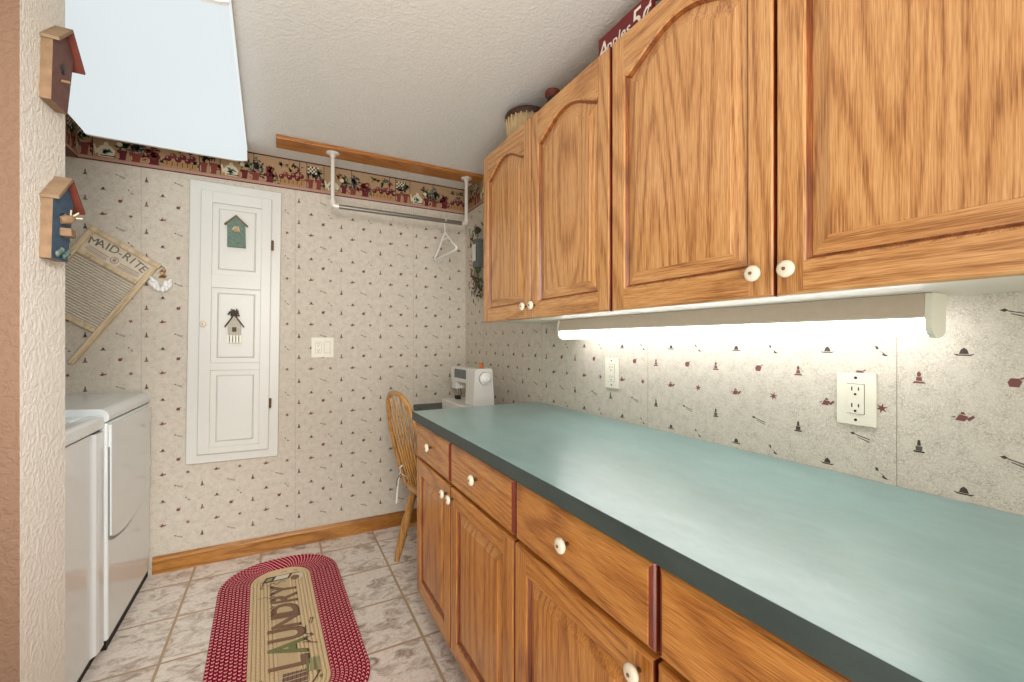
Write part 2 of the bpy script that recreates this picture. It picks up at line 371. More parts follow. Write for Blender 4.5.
def motif(mb, kind, T, s, rnd):
    """little printed figures of the wallpaper, in local xy, ~2.4 cm"""
    def P(pts, m): mb.poly([(x*s, y*s, 0) for x, y in pts], m, T)
    dk = 'm_maroon' if rnd == 1 else 'm_black'; rd = ['m_black', 'm_maroon', 'm_green'][rnd]
    if kind == 0:      # little figure with a wide skirt
        P([(-.42, -.5), (.42, -.5), (.3, -.34), (-.3, -.34)], rd); P([(-.2, -.3), (.2, -.3), (.16, .02), (-.16, .02)], dk)
        P([(-.1, .05), (.1, .05), (.14, .3), (0, .5), (-.14, .3)], rd)
    elif kind == 1:    # house on a base
        P([(-.35, -.5), (.35, -.5), (.35, -.38), (-.35, -.38)], dk); P([(-.2, -.36), (.2, -.36), (.22, 0), (-.22, 0)], rd); P([(-.12, .04), (.12, .04), (.08, .5), (-.08, .5)], dk)
    elif kind == 2:    # star flower
        pts = []
        for i in range(12):
            a = 2*PI*i/12 + .3; r = .46 if i % 2 == 0 else .17
            pts.append((r*math.cos(a), r*math.sin(a)))
        for i in range(12): P([(0, 0), pts[i], pts[(i+1) % 12]], rd)
    elif kind == 3:    # crossed spoons
        P([(-.75, .22), (-.5, .34), (-.3, .2), (-.5, .08)], dk); P([(-.4, .2), (-.3, .1), (.8, -.2), (.78, -.12)], dk)
        P([(-.2, -.02), (-.16, -.1), (.75, -.42), (.75, -.34)], 'm_black')
    elif kind == 4:    # watering can / wagon
        P([(-.5, -.25), (.05, -.3), (.25, .1), (-.25, .2)], rd); P([(.1, -.1), (.5, .2), (.62, .1), (.3, -.25)], rd); P([(-.2, .22), (.1, .2), (.0, .4), (-.15, .4)], dk)
        P([(-.75, -.05), (-.45, .05), (-.5, -.08)], dk)
    elif kind == 5:    # hat / kettle
        P([(-.6, -.1), (-.4, -.26), (.4, -.26), (.6, -.1), (.3, -.16), (-.3, -.16)], dk); P([(-.28, -.12), (.28, -.12), (.18, .2), (0, .36), (-.18, .2)], dk)
    elif kind == 6:    # small cup
        P([(-.25, -.32), (.2, -.32), (.36, .08), (.2, .3), (-.2, .3), (-.36, 0)], dk); P([(.3, .2), (.5, .35), (.44, .42), (.22, .3)], rd)
    else:              # trowel set at a slant
        P([(-.5, .4), (-.3, .42), (-.2, .15), (-.36, .12)], dk); P([(-.25, .15), (-.2, .1), (.2, -.2), (.16, -.26)], dk); P([(.1, -.2), (.5, -.42), (.2, -.45), (0, -.32)], dk)
def motifs(mb, TF, u0, u1, v0, v1, skip=None, ub=.1, vb=1.931):
    """TF(u, v) -> matrix. repeat .2375 x .269"""
    k0 = int((u0-ub)/.2375)-2; k1 = int((u1-ub)/.2375)+2; n = 0
    for k in range(k0, k1+1):
        for c, (du, kinds) in enumerate(((0, (0, 1)), (.067, (4, 5)), (.133, (6, 3)), (.1745, (2, 7)))):
            u = ub + k*.2375 + du
            if not u0+.015 < u < u1-.015: continue
            for j in range(-10, 12):
                for h in (0, 1):
                    v = vb - j*.269 - (.143 if h else 0) - (.073 if c in (1, 3) else 0)
                    if not v0+.012 < v < v1-.012: continue
                    if skip and skip(u, v): continue
                    n += 1
                    motif(mb, kinds[h], TF(u, v), .0255, 1 if h == 0 else ((k+j+c) % 2)*2)
def border(mb, TF, u0, u1, ph):
    """wallpaper border with shelf of pots; v 0..0.18"""
    rnd = random.Random(3)
    T = TF(0, 2.119)
    def P(pts, m, d=0):
        cs = [(min(max(x, u0), u1), y) for x, y in pts]
        if max(c[0] for c in cs) - min(c[0] for c in cs) < 1e-4: return
        mb.poly([(x, y, d) for x, y in cs], m, T)
    P([(u0, 0), (u1, 0), (u1, .179), (u0, .179)], 'b_tan')
    P([(u0, 0), (u1, 0), (u1, .006), (u0, .006)], 'b_maroon', .0004)
    P([(u0, .006), (u1, .006), (u1, .02), (u0, .02)], 'b_pink', .0004)
    P([(u0, .02), (u1, .02), (u1, .024), (u0, .024)], 'b_tan2', .0004)
    P([(u0, .172), (u1, .172), (u1, .179), (u0, .179)], 'b_line', .0004)
    W = .53
    def leafy(x, y, w, h, n, m, d):
        for i in range(n):
            a = rnd.uniform(0, 2*PI); r = rnd.uniform(0, 1); cx, cy = x+math.cos(a)*r*w, y+math.sin(a)*r*h
            b = rnd.uniform(0, PI); l = rnd.uniform(.008, .016)
            dx, dy = math.cos(b)*l, math.sin(b)*l
            P([(cx-dx, cy-dy), (cx+dy*.4, cy-dx*.4), (cx+dx, cy+dy), (cx-dy*.4, cy+dx*.4)], m, d)
    def pot(x, w, h, m):
        P([(x-w*.36, .022), (x+w*.36, .022), (x+w*.48, .022+h*.75), (x-w*.48, .022+h*.75)], m, .001)
        P([(x-w*.56, .022+h*.75), (x+w*.56, .022+h*.75), (x+w*.56, .022+h), (x-w*.56, .022+h)], m, .0011)
        P([(x-w*.4, .03), (x-w*.28, .03), (x-w*.32, .02+h*.7), (x-w*.44, .02+h*.7)], 'b_pink', .0012)
    def circ(x, y, r, m, d):
        P([(x+r*math.cos(2*PI*i/10), y+r*math.sin(2*PI*i/10)) for i in range(10)], m, d)
    k = math.floor((u0-ph)/W)-1
    while ph+k*W < u1+W:
        b = ph+k*W; k += 1
        for x in (.045, .09, .215, .255, .35, .365, .44, .51):
            P([(b+x, .024), (b+x+.0035, .024), (b+x+.0035, .172), (b+x, .172)], 'b_line' if x in (.255, .35, .51, .215) else 'b_tan2', .0006)
        for x in (.12, .15, .19): leafy(b+x, .14, .016, .016, 7, 'b_gold' if x == .15 else 'b_green', .0008)
        pot(b-.012, .045, .045, 'b_terra'); leafy(b-.005, .105, .036, .045, 42, 'b_teal', .0014); leafy(b, .1, .03, .04, 16, 'b_dark', .0015)
        pot(b+.06, .05, .05, 'b_maroon'); leafy(b+.062, .08, .034, .032, 40, 'b_terra', .0014); leafy(b+.06, .085, .03, .03, 12, 'b_maroon', .0015)
        P([(b+.11, .03), (b+.24, .03), (b+.25, .055), (b+.1, .055)], 'b_gold', .001)
        for i in range(6): P([(b+.115+i*.022, .032), (b+.118+i*.022, .032), (b+.118+i*.022, .053), (b+.115+i*.022, .053)], 'b_line', .0012)
        for i in range(6): circ(b+.122+i*.021, .068+(.016 if i % 2 else 0), .015, 'b_maroon' if i != 1 else 'b_terra', .0013+.0001*i)
        for i in range(6): circ(b+.118+i*.021, .073+(.016 if i % 2 else 0), .004, 'b_pink', .0021)
        for i in range(6):
            for j in range(5):
                P([(b+.262+i*.01, .1+j*.011), (b+.272+i*.01, .1+j*.011), (b+.272+i*.01, .111+j*.011), (b+.262+i*.01, .111+j*.011)], 'b_cream' if (i+j) % 2 else 'b_dark', .0012)
        leafy(b+.29, .1, .035, .02, 18, 'b_dark', .0014); pot(b+.275, .034, .055, 'b_terra'); pot(b+.32, .036, .06, 'b_terra'); leafy(b+.325, .125, .016, .03, 16, 'b_green', .0015)
        P([(b+.375, .026), (b+.43, .026), (b+.438, .06), (b+.42, .082), (b+.385, .082), (b+.368, .06)], 'b_cream', .0012)
        P([(b+.392, .082), (b+.414, .082), (b+.41, .1), (b+.396, .1)], 'b_cream', .0013); P([(b+.362, .035), (b+.372, .045), (b+.36, .085), (b+.354, .08)], 'b_cream', .0013)
        leafy(b+.4, .052, .02, .014, 10, 'b_teal', .0016); P([(b+.38, .03), (b+.44, .03), (b+.44, .035), (b+.38, .035)], 'b_line', .0016)
        for x, y in ((.02, .06), (.095, .045), (.24, .06), (.345, .07), (.445, .13), (.5, .06), (.17, .11), (.215, .12)):
            leafy(b+x, y, .022, .03, 9, rnd.choice(['b_green', 'b_dark', 'b_maroon', 'b_gold', 'b_terra']), .0009)
        pot(b+.465, .036, .05, 'b_maroon'); leafy(b+.47, .1, .03, .035, 22, 'b_green', .0014); circ(b+.455, .1, .012, 'b_cream', .0016)

# back wall
wb = MB(); wb.poly([(-1.45, YB, 0), (XR, YB, 0), (XR, YB, ZC), (-1.45, YB, ZC)], 'wallpaper')
TB = lambda u, v: frame((u, YB-.0005, v), (1, 0, 0), (0, 0, 1))
motifs(wb, TB, -1.4, XR-.01, .09, 2.115, lambda u, v: (-.44 < u < 0 and .56 < v < 2.08))
for x in (-.635, .079, .793): wb.box((x, YB-.0006, .09), (x+.0016, YB-.0002, 2.119), 'seam')
border(wb, lambda u, v: frame((u, YB-.001, v), (1, 0, 0), (0, 0, 1)), -.877, XR-.002, -.114)
wb.build('wall_back', kind=S)
# right wall
wr = MB(); wr.poly([(XR, YB, 0), (XR, -1.2, 0), (XR, -1.2, ZC), (XR, YB, ZC)], 'wallpaper')
TRt = lambda u, v: frame((XR-.0005, -u, v), (0, -1, 0), (0, 0, 1))
motifs(wr, lambda u, v: frame((XR-.0005, -u, v), (0, -1, 0), (0, 0, 1)), -YB+.01, .4, .8, 2.115, None, .081, 1.951)
for y in (1.144, .43, 1.858, 2.572): wr.box((XR-.0006, y, .1), (XR-.0002, y+.0016, 2.119), 'seam')
border(wr, lambda u, v: frame((XR-.001, 0, v), (0, -1, 0), (0, 0, 1)), -YB+.002, 1.0, .2)
wr.build('wall_right', kind=S)
# left wall behind the machines and the dropped soffit
MB().poly([(-1.45, -.0+1.42, 0), (-1.45, YB, 0), (-1.45, YB, ZC), (-1.45, 1.42, ZC)], 'wallpaper').build('wall_left', kind=S)
so = MB(); so.poly([(-.877, 1.6, 2.119), (-.877, YB, 2.119), (-.877, YB, ZC), (-.877, 1.6, ZC)], 'b_tan')
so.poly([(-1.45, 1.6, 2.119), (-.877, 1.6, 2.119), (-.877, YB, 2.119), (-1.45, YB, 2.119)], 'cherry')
so.poly([(-1.45, 1.6, 2.119), (-1.45, 1.6, ZC), (-.877, 1.6, ZC), (-.877, 1.6, 2.119)], 'wallpaper')
border(so, lambda u, v: frame((-.876, 0, v), (0, 1, 0), (0, 0, 1)), 1.602, YB-.003, 2.5)
so.build('wall_soffit', kind=S)
XS, YS0, YS1 = -.48, 1.286, 1.503
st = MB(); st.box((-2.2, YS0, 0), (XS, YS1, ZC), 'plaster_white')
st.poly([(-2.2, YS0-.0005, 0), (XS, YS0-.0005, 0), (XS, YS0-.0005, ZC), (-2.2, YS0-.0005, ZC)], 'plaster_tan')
st.build('wall_near', kind=S)
# baseboards
bb = MB(); prof = [(0, 0), (.014, 0), (.014, .07), (.009, .078), (.007, .09), (0, .09)]
bb.prism([(p[0], p[1]) for p in prof], .5875+XR-.02, 'baseboard', frame((-.5875, YB, 0), (0, -1, 0), (0, 0, 1)) @ Matrix.Scale(-1, 4, (0, 0, 1)))
bb.build('baseboard_back', kind=S)

# ------------------------------------------------------------------ cabinet pieces (front faces -X)
KN = [(.0045, 0), (.0045, .014), (.008, .016), (.0165, .0175), (.0175, .021), (.0165, .0255), (.012, .028), (.006, .0285)]
def knob(parent, x, y, z, local=False, axis=(-1, 0, 0), k=1.0):
    mb = MB(); ax = Vector(axis); ey = Vector((0, 0, 1)); ex = ey.cross(ax)
    T = frame((x, y, z), ex, ey)
    mb.lathe([(r*k, h*k) for r, h in KN[:3]], 'brass', T, 20)
    mb.lathe([(r*k, h*k) for r, h in KN[2:]], 'ceramic', T, 24)
    mb.lathe([(.004*k, .028*k), (.003*k, .0305*k), (.0001, .031*k)], 'brown_dot', T, 12)
    return mb.build('knob', parent, local=local, label='cream ceramic knob with a brown centre')
def outline(y0, y1, z0, z1, arch, d, n=36):
    """opening outline inset by d: list bottom-left, bottom-right, then the top curve from right to left"""
    a, b = y0+d, y1-d; pts = [(a, z0+d), (b, z0+d)]
    yc, hw = (y0+y1)/2, (y1-y0)/2
    for i in range(n+1):
        y = b+(a-b)*i/n; t = abs(y-yc)/(hw-d)
        if arch:
            t = abs(y-yc)/(hw-d)
            if t > .9: e = -.004*math.sin((1-t)/.1*PI)
            else: e = arch*(.5+.5*math.cos(PI*t/.9))**.58
        else: e = 0
        pts.append((y, z1-d+e))
    return pts
def panel_door(parent, XF, y0, y1, z0, z1, th, stile, rb, rt, arch, mv, mh, mg, me, name='door', kn=None, bevw=.03):
    """XF: X of the front; rails rb (bottom), rt (top to the shoulders)"""
    mb = MB(); W = lambda y, z, w: (XF+w, y, z)      # w = depth behind the front
    c = .005
    # edges and routed lip
    o0 = [(y0, z0), (y1, z0), (y1, z1), (y0, z1)]; o1 = [(y0+c, z0+c), (y1-c, z0+c), (y1-c, z1-c), (y0+c, z1-c)]
    v = [W(p[0], p[1], th) for p in o0]+[W(p[0], p[1], .006) for p in o0]+[W(p[0]+(c*.3 if p[0] == y0 else -c*.3), p[1]+(c*.3 if p[1] == z0 else -c*.3), .003) for p in o0]+[W(p[0], p[1], 0) for p in o1]
    for k in range(3):
        for i in range(4):
            j = (i+1) % 4
            mb.add([v[k*4+i], v[k*4+j], v[k*4+4+j], v[k*4+4+i]], [(0, 1, 2, 3)], (me if i in (1, 3) else mh) if k < 2 else (mv if i in (1, 3) else mh))
    mb.add(v[0:4], [(3, 2, 1, 0)], me)
    Y0, Y1, Z0, Z1 = y0+c, y1-c, z0+c, z1-c
    a, b, s0, s1 = y0+stile, y1-stile, z0+rb, z1-rt
    mb.poly([W(Y0, Z0, 0), W(a, Z0, 0), W(a, Z1, 0), W(Y0, Z1, 0)], mv); mb.poly([W(b, Z0, 0), W(Y1, Z0, 0), W(Y1, Z1, 0), W(b, Z1, 0)], mv)
    mb.poly([W(a, Z0, 0), W(b, Z0, 0), W(b, s0, 0), W(a, s0, 0)], mh)
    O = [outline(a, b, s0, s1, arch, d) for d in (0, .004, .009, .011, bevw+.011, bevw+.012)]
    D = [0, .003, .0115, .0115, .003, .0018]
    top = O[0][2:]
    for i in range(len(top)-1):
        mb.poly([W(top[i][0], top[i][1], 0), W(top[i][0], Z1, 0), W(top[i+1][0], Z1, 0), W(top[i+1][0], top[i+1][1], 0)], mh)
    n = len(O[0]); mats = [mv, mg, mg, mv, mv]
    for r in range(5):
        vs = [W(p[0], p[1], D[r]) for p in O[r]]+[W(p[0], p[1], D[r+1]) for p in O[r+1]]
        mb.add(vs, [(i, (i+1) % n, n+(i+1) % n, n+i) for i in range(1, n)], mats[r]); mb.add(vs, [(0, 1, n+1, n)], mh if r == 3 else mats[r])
    mb.add([W(p[0], p[1], D[5]) for p in O[5]], [list(range(n))], mv)
    d = mb.build(name, parent)
    if kn: knob(d, XF, kn[0], kn[1], k=.92)
    return d
def drawer(parent, XF, y0, y1, z0, z1, th, mh, me, kn=True):
    mb = MB(); R4 = lambda d: [(y0+d, z0+d), (y1-d, z0+d), (y1-d, z1-d), (y0+d, z1-d)]
    rings = [(0, th), (0, .008), (.003, .0045), (.004, .0045), (.010, .0008), (.0125, 0)]
    vs = [(XF+w, p[0], p[1]) for d, w in rings for p in R4(d)]
    for k in range(len(rings)-1):
        for i in range(4):
            j = (i+1) % 4
            mb.add([vs[k*4+i], vs[k*4+j], vs[k*4+4+j], vs[k*4+4+i]], [(0, 1, 2, 3)], me if (i in (1, 3) and k < 4) else mh)
    mb.add(vs[-4:], [(0, 1, 2, 3)], mh); mb.add(vs[:4], [(3, 2, 1, 0)], me)
    d = mb.build('drawer', parent)
    if kn: knob(d, XF, (y0+y1)/2, (z0+z1)/2+.01, k=.95)
    return d
# base cabinets
XFB = .535
seams = [1.885, 1.470, .990, .510, .030]
names = ['honey oak base cabinet at the far end beside the spindle-back chair', 'honey oak base cabinet nearest the camera under the teal countertop']
seams[0] = 1.902
for u in range(2):
    ya, ym, yb = seams[2*u], seams[2*u+1], seams[2*u+2]
    t = thing('base_cabinet', names[u], 'cabinet', (.85, (ya+yb)/2, 0), group='base cabinets under the countertop')
    cb = MB()
    cb.box((XFB+.022, yb+.001, .095), (XR-.003, ya-.001, .870), 'low_v')
    cb.box((XFB+.09, yb+.001, 0), (XR-.003, ya-.001, .095), 'edge_red')
    cb.build('carcass', t)
    for (a, b, side) in ((ym, ya, -1), (yb, ym, 1)):
        drawer(t, XFB, a+.004, b-.004, .708, .856, .020, 'low_h', 'edge_red')
        ky = a+.033 if side < 0 else b-.033
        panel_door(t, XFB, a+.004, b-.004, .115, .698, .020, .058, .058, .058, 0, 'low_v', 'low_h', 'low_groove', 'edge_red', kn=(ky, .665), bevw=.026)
ct = MB()
ct.box((.5165, -.3, .871), (XR-.002, 1.905, .9075), 'laminate_edge')
ct.poly([(.5180, -.298, .9078), (XR-.002, -.298, .9078), (XR-.002, 1.903, .9078), (.5180, 1.903, .9078)], 'laminate')
ct.build('countertop', loc=(.85, .8, .871), label='long teal laminate countertop with a dark green front edge', cat='countertop')
# wall cabinets
XFU = .84
us = [1.858, 1.421, .966, .498, .030]
names = ['upper oak cabinet at the far end, arched doors, below the wicker basket', 'upper oak cabinet nearest the camera, arched doors, above the tube light']
for u in range(2):
    ya, ym, yb = us[2*u], us[2*u+1], us[2*u+2]
    t = thing('wall_cabinet', names[u], 'cabinet', (1.0, (ya+yb)/2, 1.305), group='oak wall cabinets')
    cb = MB(); cb.box((XFU+.021, yb+.0005, 1.308), (XR-.003, ya-.0005, 2.070), 'oak_v')
    cb.poly([(XFU+.022, yb+.001, 1.3075), (XFU+.022, ya-.001, 1.3075), (XR-.004, ya-.001, 1.3075), (XR-.004, yb+.001, 1.3075)][::-1], 'melamine')
    cb.build('carcass', t)
    g = .009 if u == 0 else .004
    for (a, b, side) in ((ym, ya, -1), (yb, ym, 1)):
        a_, b_ = a+.002, b-.002
        if u == 0 and side > 0: a_ += .006
        ky = a_+.03 if side < 0 else b_-.03
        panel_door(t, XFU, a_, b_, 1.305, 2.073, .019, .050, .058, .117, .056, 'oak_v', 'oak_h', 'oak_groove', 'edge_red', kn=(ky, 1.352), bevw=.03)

# under-cabinet light
t = thing('tube_light', 'white fluorescent tube light fixed under the oak wall cabinets', 'lamp', (1.1, .94, 1.3))
hb = MB(); hp = [(1.100, 1.3074), (1.100, 1.262), (1.092, 1.2615), (1.038, 1.2615), (1.034, 1.266), (1.040, 1.3068)]
hb.prism(hp, -1.176, 'housing_beige', frame((0, .342, 0), (1, 0, 0), (0, 0, 1)))
hb.build('housing', t)
tb = MB(); tb.tube([(1.066, .342, 1.2445), (1.066, 1.518, 1.2445)], .0165, 'tube', 20); tb.build('tube', t)
for y in (.330, 1.517):
    eb = MB()
    pts = [(1.102, 1.3068), (1.038, 1.3068), (1.034, 1.266)] + [(1.066-.034*math.cos(a)*.9, 1.2465-.022*math.sin(a)) for a in [R(-15+i*26) for i in range(9)]]
    eb.prism(pts, -.010, 'ivory', frame((0, y+.0015, 0), (1, 0, 0), (0, 0, 1)))
    eb.build('end_cap', t, bevel=.002)

# ------------------------------------------------------------------ ceiling light
t = thing('ceiling_light', 'large rectangular fluorescent ceiling light with a milky diffuser', 'lamp', (-.47, 2.115, ZC), (0, 0, R(1.2)))
hb = MB(); w, l = .325, .635
hb.box((-w, -l, -.02), (w, l, -.001), 'plastic_white'); hb.build('housing', t, local=True)
db = MB(); prof = [(-w, -.02), (-w, -.100), (-w+.008, -.108), (-w+.03, -.110), (w-.06, -.110), (w-.025, -.107), (w, -.1), (w, -.02)]
db.prism([(a, b) for a, b in prof], 2*l-.03, 'diffuser', frame((0, l-.015, 0), (1, 0, 0), (0, 0, 1)))
db.build('diffuser', t, local=True)
for s_ in (-1, 1):
    e = MB(); y = s_*l
    e.prism([(a*1.006, b*1.02) for a, b in prof], .015, 'plastic_white', frame((0, y if s_ > 0 else y+.015, 0), (1, 0, 0), (0, 0, 1)))
    e.build('end_cap', t, local=True)

# ------------------------------------------------------------------ ceiling board and hanging rod
MB().box((-.019, 2.570, ZC-.02), (XR-.001, 2.705, ZC-.0005), 'board').build('ceiling_board', loc=(.57, 2.63, ZC), bevel=.002,
    label='long oak board screwed flat to the ceiling above the hanging rod', cat='board')
t = thing('hanging_rod', 'white pipe clothes rod hanging from the oak ceiling board', 'clothes rod', (.66, 2.63, ZC-.02))
for x, zr in ((.262, 1.985), (1.070, 1.985)):
    MB().lathe([(.036, 0), (.036, -.003), (.03, -.006), (.016, -.008), (.015, -.02), (.0125, -.022)], 'metal_white', TM((x, 2.63, ZC-.0205)), 24).build('flange', t)
    MB().tube([(x, 2.63, ZC-.03), (x, 2.63, zr+.012)], .0115, 'metal_white', 16).build('upright_pipe', t)
    s_ = 1 if x < .6 else -1
    MB().tube([(x, 2.63, zr+.028), (x, 2.63, zr+.008), (x+s_*.004, 2.63, zr), (x+s_*.012, 2.63, zr-.004), (x+s_*.032, 2.63, zr-.004)], .0165, 'metal_white', 16).build('elbow', t)
MB().tube([(.29, 2.63, 1.981), (1.042, 2.63, 1.981)], .0125, 'chrome', 16).build('rod', t)

# coat hanger
t = thing('coat_hanger', 'white plastic coat hanger hanging on the rod', 'hanger', (.925, 2.63, 1.99))
hk = MB(); pts = [(.925, 2.63+.017*math.cos(a), 1.981+.0175*math.sin(a)) for a in [R(200-i*20) for i in range(13)]]
pts = [(.925, 2.63-.0165, 1.975)] + [(.925, 2.63-.0178*math.cos(R(i*20)), 1.981+.0178*math.sin(R(i*20))) for i in range(0, 11)] + [(.925, 2.637, 1.955), (.925, 2.63, 1.935), (.925, 2.63, 1.90)]
hk.tube(pts, .0026, 'plastic_white', 8); hk.build('hook', t)
bd = MB(); bd.tube([(.925, 2.63, 1.905), (.925, 2.60, 1.895), (.925, 2.5, 1.82), (.925, 2.435, 1.785), (.925, 2.425, 1.772), (.925, 2.44, 1.765), (.925, 2.63, 1.765), (.925, 2.82, 1.765), (.925, 2.84, 1.772), (.925, 2.828, 1.785), (.925, 2.76, 1.82), (.925, 2.66, 1.895), (.925, 2.63, 1.905)], .0062, 'plastic_white', 8)
bd.tube([(.925, 2.57, 1.868), (.925, 2.69, 1.868)], .003, 'plastic_white', 8)
bd.build('shoulder_frame', t)

# ------------------------------------------------------------------ white cabinet on the back wall
t = thing('ironing_board_cabinet', 'tall narrow white cabinet with three raised panels on the wallpapered back wall', 'cabinet', (-.2185, YB, 1.32), (0, R(.75), 0))
fb = MB(); fb.box((-.2175, -.022, -.767), (.2175, -.001, .767), 'white'); fb.build('frame', t, local=True, bevel=.004)
dm = MB()
dx0, dx1, dz0, dz1 = -.166, .170, -.717, .715
dm.box((dx0, -.034, dz0), (dx1, -.023, dz1), 'white')
pz = [(-.680, -.262), (-.222, .190), (.262, .652)]; px0, px1 = -.112, .120
# frame face as bars
dm.box((dx0+.003, -.047, dz0+.003), (px0, -.034, dz1-.003), 'white'); dm.box((px1, -.047, dz0+.003), (dx1-.003, -.034, dz1-.003), 'white')
zz = [dz0+.003] + [z for p in pz for z in p] + [dz1-.003]
for i in range(0, 8, 2): dm.box((px0, -.047, zz[i]), (px1, -.034, zz[i+1]), 'white')
for a, b in pz:
    r = [(0, -.034), (.006, -.0345), (.026, -.0345), (.034, -.042), (.036, -.0425)]
    vs = [(x, y, z) for d, y in r for x, z in ((px0+d, a+d), (px1-d, a+d), (px1-d, b-d), (px0+d, b-d))]
    for k in range(4):
        for i in range(4):
            j = (i+1) % 4; dm.add([vs[k*4+i], vs[k*4+j], vs[k*4+4+j], vs[k*4+4+i]], [(0, 1, 2, 3)], 'white')
    dm.add(vs[-4:], [(0, 1, 2, 3)], 'white')
d = dm.build('door', t, local=True, bevel=.0015)
knob(d, -.145, -.047, -.012, local=True, axis=(0, -1, 0), k=.85)
for z in (.45, -.455):
    hm = MB(); hm.tube([(.174, -.042, z-.028), (.174, -.042, z+.028)], .0055, 'brass', 10); hm.box((.171, -.040, z-.026), (.181, -.0225, z+.026), 'brass')
    hm.build('hinge', d, local=True, label='aged brass hinge')

# birdhouse ornaments on its door
def bow(mb, x, y, z, s, m):
    for i in range(14):
        a = 2*PI*i/14; r = s*(.6+.4*((i*7) % 5)/5)
        mb.tube([(x, y, z), (x+math.cos(a)*r*.6, y-.006, z+math.sin(a)*r*.5), (x+math.cos(a+.3)*r, y-.002, z+math.sin(a+.3)*r*.8)], .0035, m, 6)
t = thing('birdhouse_plaque', 'small green crackle-painted birdhouse plaque on the top panel of the white cabinet', 'ornament', (-.213, YB-.040, 1.82))
b = MB(); X0 = -.213; Yd = YB-.0428
T = frame((X0, Yd, 1.82), (1, 0, 0), (0, 0, 1))
b.prism([(-.042, -.083), (.045, -.083), (.042, .045), (0, .085), (-.042, .045)], .018, 'green_paint', T); b.build('house_body', t, bevel=.002)
rf = MB()
for s_ in (-1, 1):
    rf.prism([(0, .094), (s_*.056, .040), (s_*.052, .034), (0, .085)], .024, 'wood_tan', T)
rf.build('roof', t)
bw = MB(); bow(bw, X0, Yd-.02, 1.835, .022, 'pine'); bw.lathe([(.0001, 0), (.012, .002), (.012, .01), (.0001, .014)], 'wicker', frame((X0, Yd-.018, 1.83), (1, 0, 0), (0, 0, 1))); bw.build('straw_bow', t)
t = thing('birdhouse_plaque', 'white birdhouse ornament with picket fence and dark bow on the middle cabinet panel', 'ornament', (-.22, YB-.040, 1.29))
X0 = -.222; T = frame((X0, Yd, 1.29), (.84, 0, 0), (0, 0, 1))
b = MB(); b.prism([(-.036, -.075), (.036, -.075), (.036, .02), (0, .07), (-.036, .02)], .02, 'aged_white', T)
b.prism([(-.012, -.02), (.012, -.02), (.012, .005), (-.012, .005)], .0205, 'grey_paint', T); b.build('house_body', t, bevel=.001)
rf = MB()
for s_ in (-1, 1): rf.prism([(0, .080), (s_*.056, .008), (s_*.051, .004), (0, .070)], .026, 'm_black', T)
rf.build('roof', t)
pf = MB()
for i in range(5):
    x = (-.034+i*.017); pf.prism([(x-.006, -.082), (x+.006, -.082), (x+.006, -.044), (x, -.036), (x-.006, -.044)], .004, 'ivory', frame((X0, Yd-.022, 1.29), (.84, 0, 0), (0, 0, 1)))
    if i < 4: pf.prism([(x+.006, -.078), (x+.011, -.078), (x+.011, -.045), (x+.006, -.045)], .002, 'grey_paint', frame((X0, Yd-.0215, 1.29), (.84, 0, 0), (0, 0, 1)))
pf.build('picket_fence', t)
bw = MB(); bow(bw, X0, Yd-.024, 1.372, .034, 'm_black'); bw.build('bow', t)

# ------------------------------------------------------------------ washboard
A, B = Vector((-.822, 0, 1.787)), Vector((-.554, 0, 1.612))
ex = (B-A).normalized(); ang = math.atan2(-ex.z, ex.x)
t = thing('washboard', 'old wooden washboard hung slanting on the back wall above the washer', 'washboard', (A.x, YB-.004, A.z), (0, ang, 0))
# local: x 0..0.32 right, z 0..-.61 down, y toward the wall +
w, l = .320, .610
f = MB()
f.box((0, -.022, -l), (.026, 0, 0), 'pine'); f.box((w-.026, -.022, -l), (w, 0, 0), 'pine'); f.build('side_rails', t, local=True, bevel=.004)
f = MB(); f.box((-.004, -.026, -.018), (w+.004, 0, .006), 'pine'); f.box((.026, -.02, -.14), (w-.026, -.002, -.118), 'pine'); f.box((.026, -.02, -.437), (w-.026, -.002, -.415), 'pine')
f.build('cross_rails', t, local=True, bevel=.003)
f = MB(); f.box((.026, -.010, -.118), (w-.026, -.003, -.018), 'paper')
T0 = frame((w/2, -.0106, -.066), (1, 0, 0), (0, 0, 1))
def Parc(i, n, span, rad):
    a = -span/2+span*i/(n-1); return (rad*math.sin(a), rad*math.cos(a)-rad)
for i, ch in enumerate('MAID-RITE'):
    x, y = Parc(i, 9, .5, .46); a = x/.46
    f.text(ch, .054, 'print_grey', T0 @ TM((x, y+.022, .0002), (0, 0, -a))); f.text(ch, .054, 'print_grey', T0 @ TM((x+.0012, y+.0225, .0003), (0, 0, -a)))
for k, (hw, yy) in enumerate(((.115, -.018), (.12, -.026), (.12, -.034), (.11, -.042))):
    f.poly([(-hw, yy, 0), (-.026, yy-.003, 0), (-.026, yy-.0055, 0), (-hw, yy-.0025, 0)], 'print_pink' if k % 2 else 'print_grey', T0)
    f.poly([(.026, yy-.003, 0), (hw, yy, 0), (hw, yy-.0025, 0), (.026, yy-.0055, 0)], 'print_pink' if k % 2 else 'print_grey', T0)
n = 20
ri = [(.017*math.cos(2*PI*i/n), -.022+.017*math.sin(2*PI*i/n), .0002) for i in range(n)]; rj = [(.0145*math.cos(2*PI*i/n), -.022+.0145*math.sin(2*PI*i/n), .0002) for i in range(n)]
f.add(ri+rj, [(i, (i+1) % n, n+(i+1) % n, n+i) for i in range(n)], 'print_grey', T=T0)
f.poly([(-.008, -.03, .0002), (.008, -.03, .0002), (.006, -.014, .0002), (0, -.011, .0002), (-.006, -.014, .0002)], 'print_pink', T0)
f.build('label_panel', t, local=True)
f = MB(); nr = 22; z0, z1 = -.142, -.414; nn = nr*6
vs = []
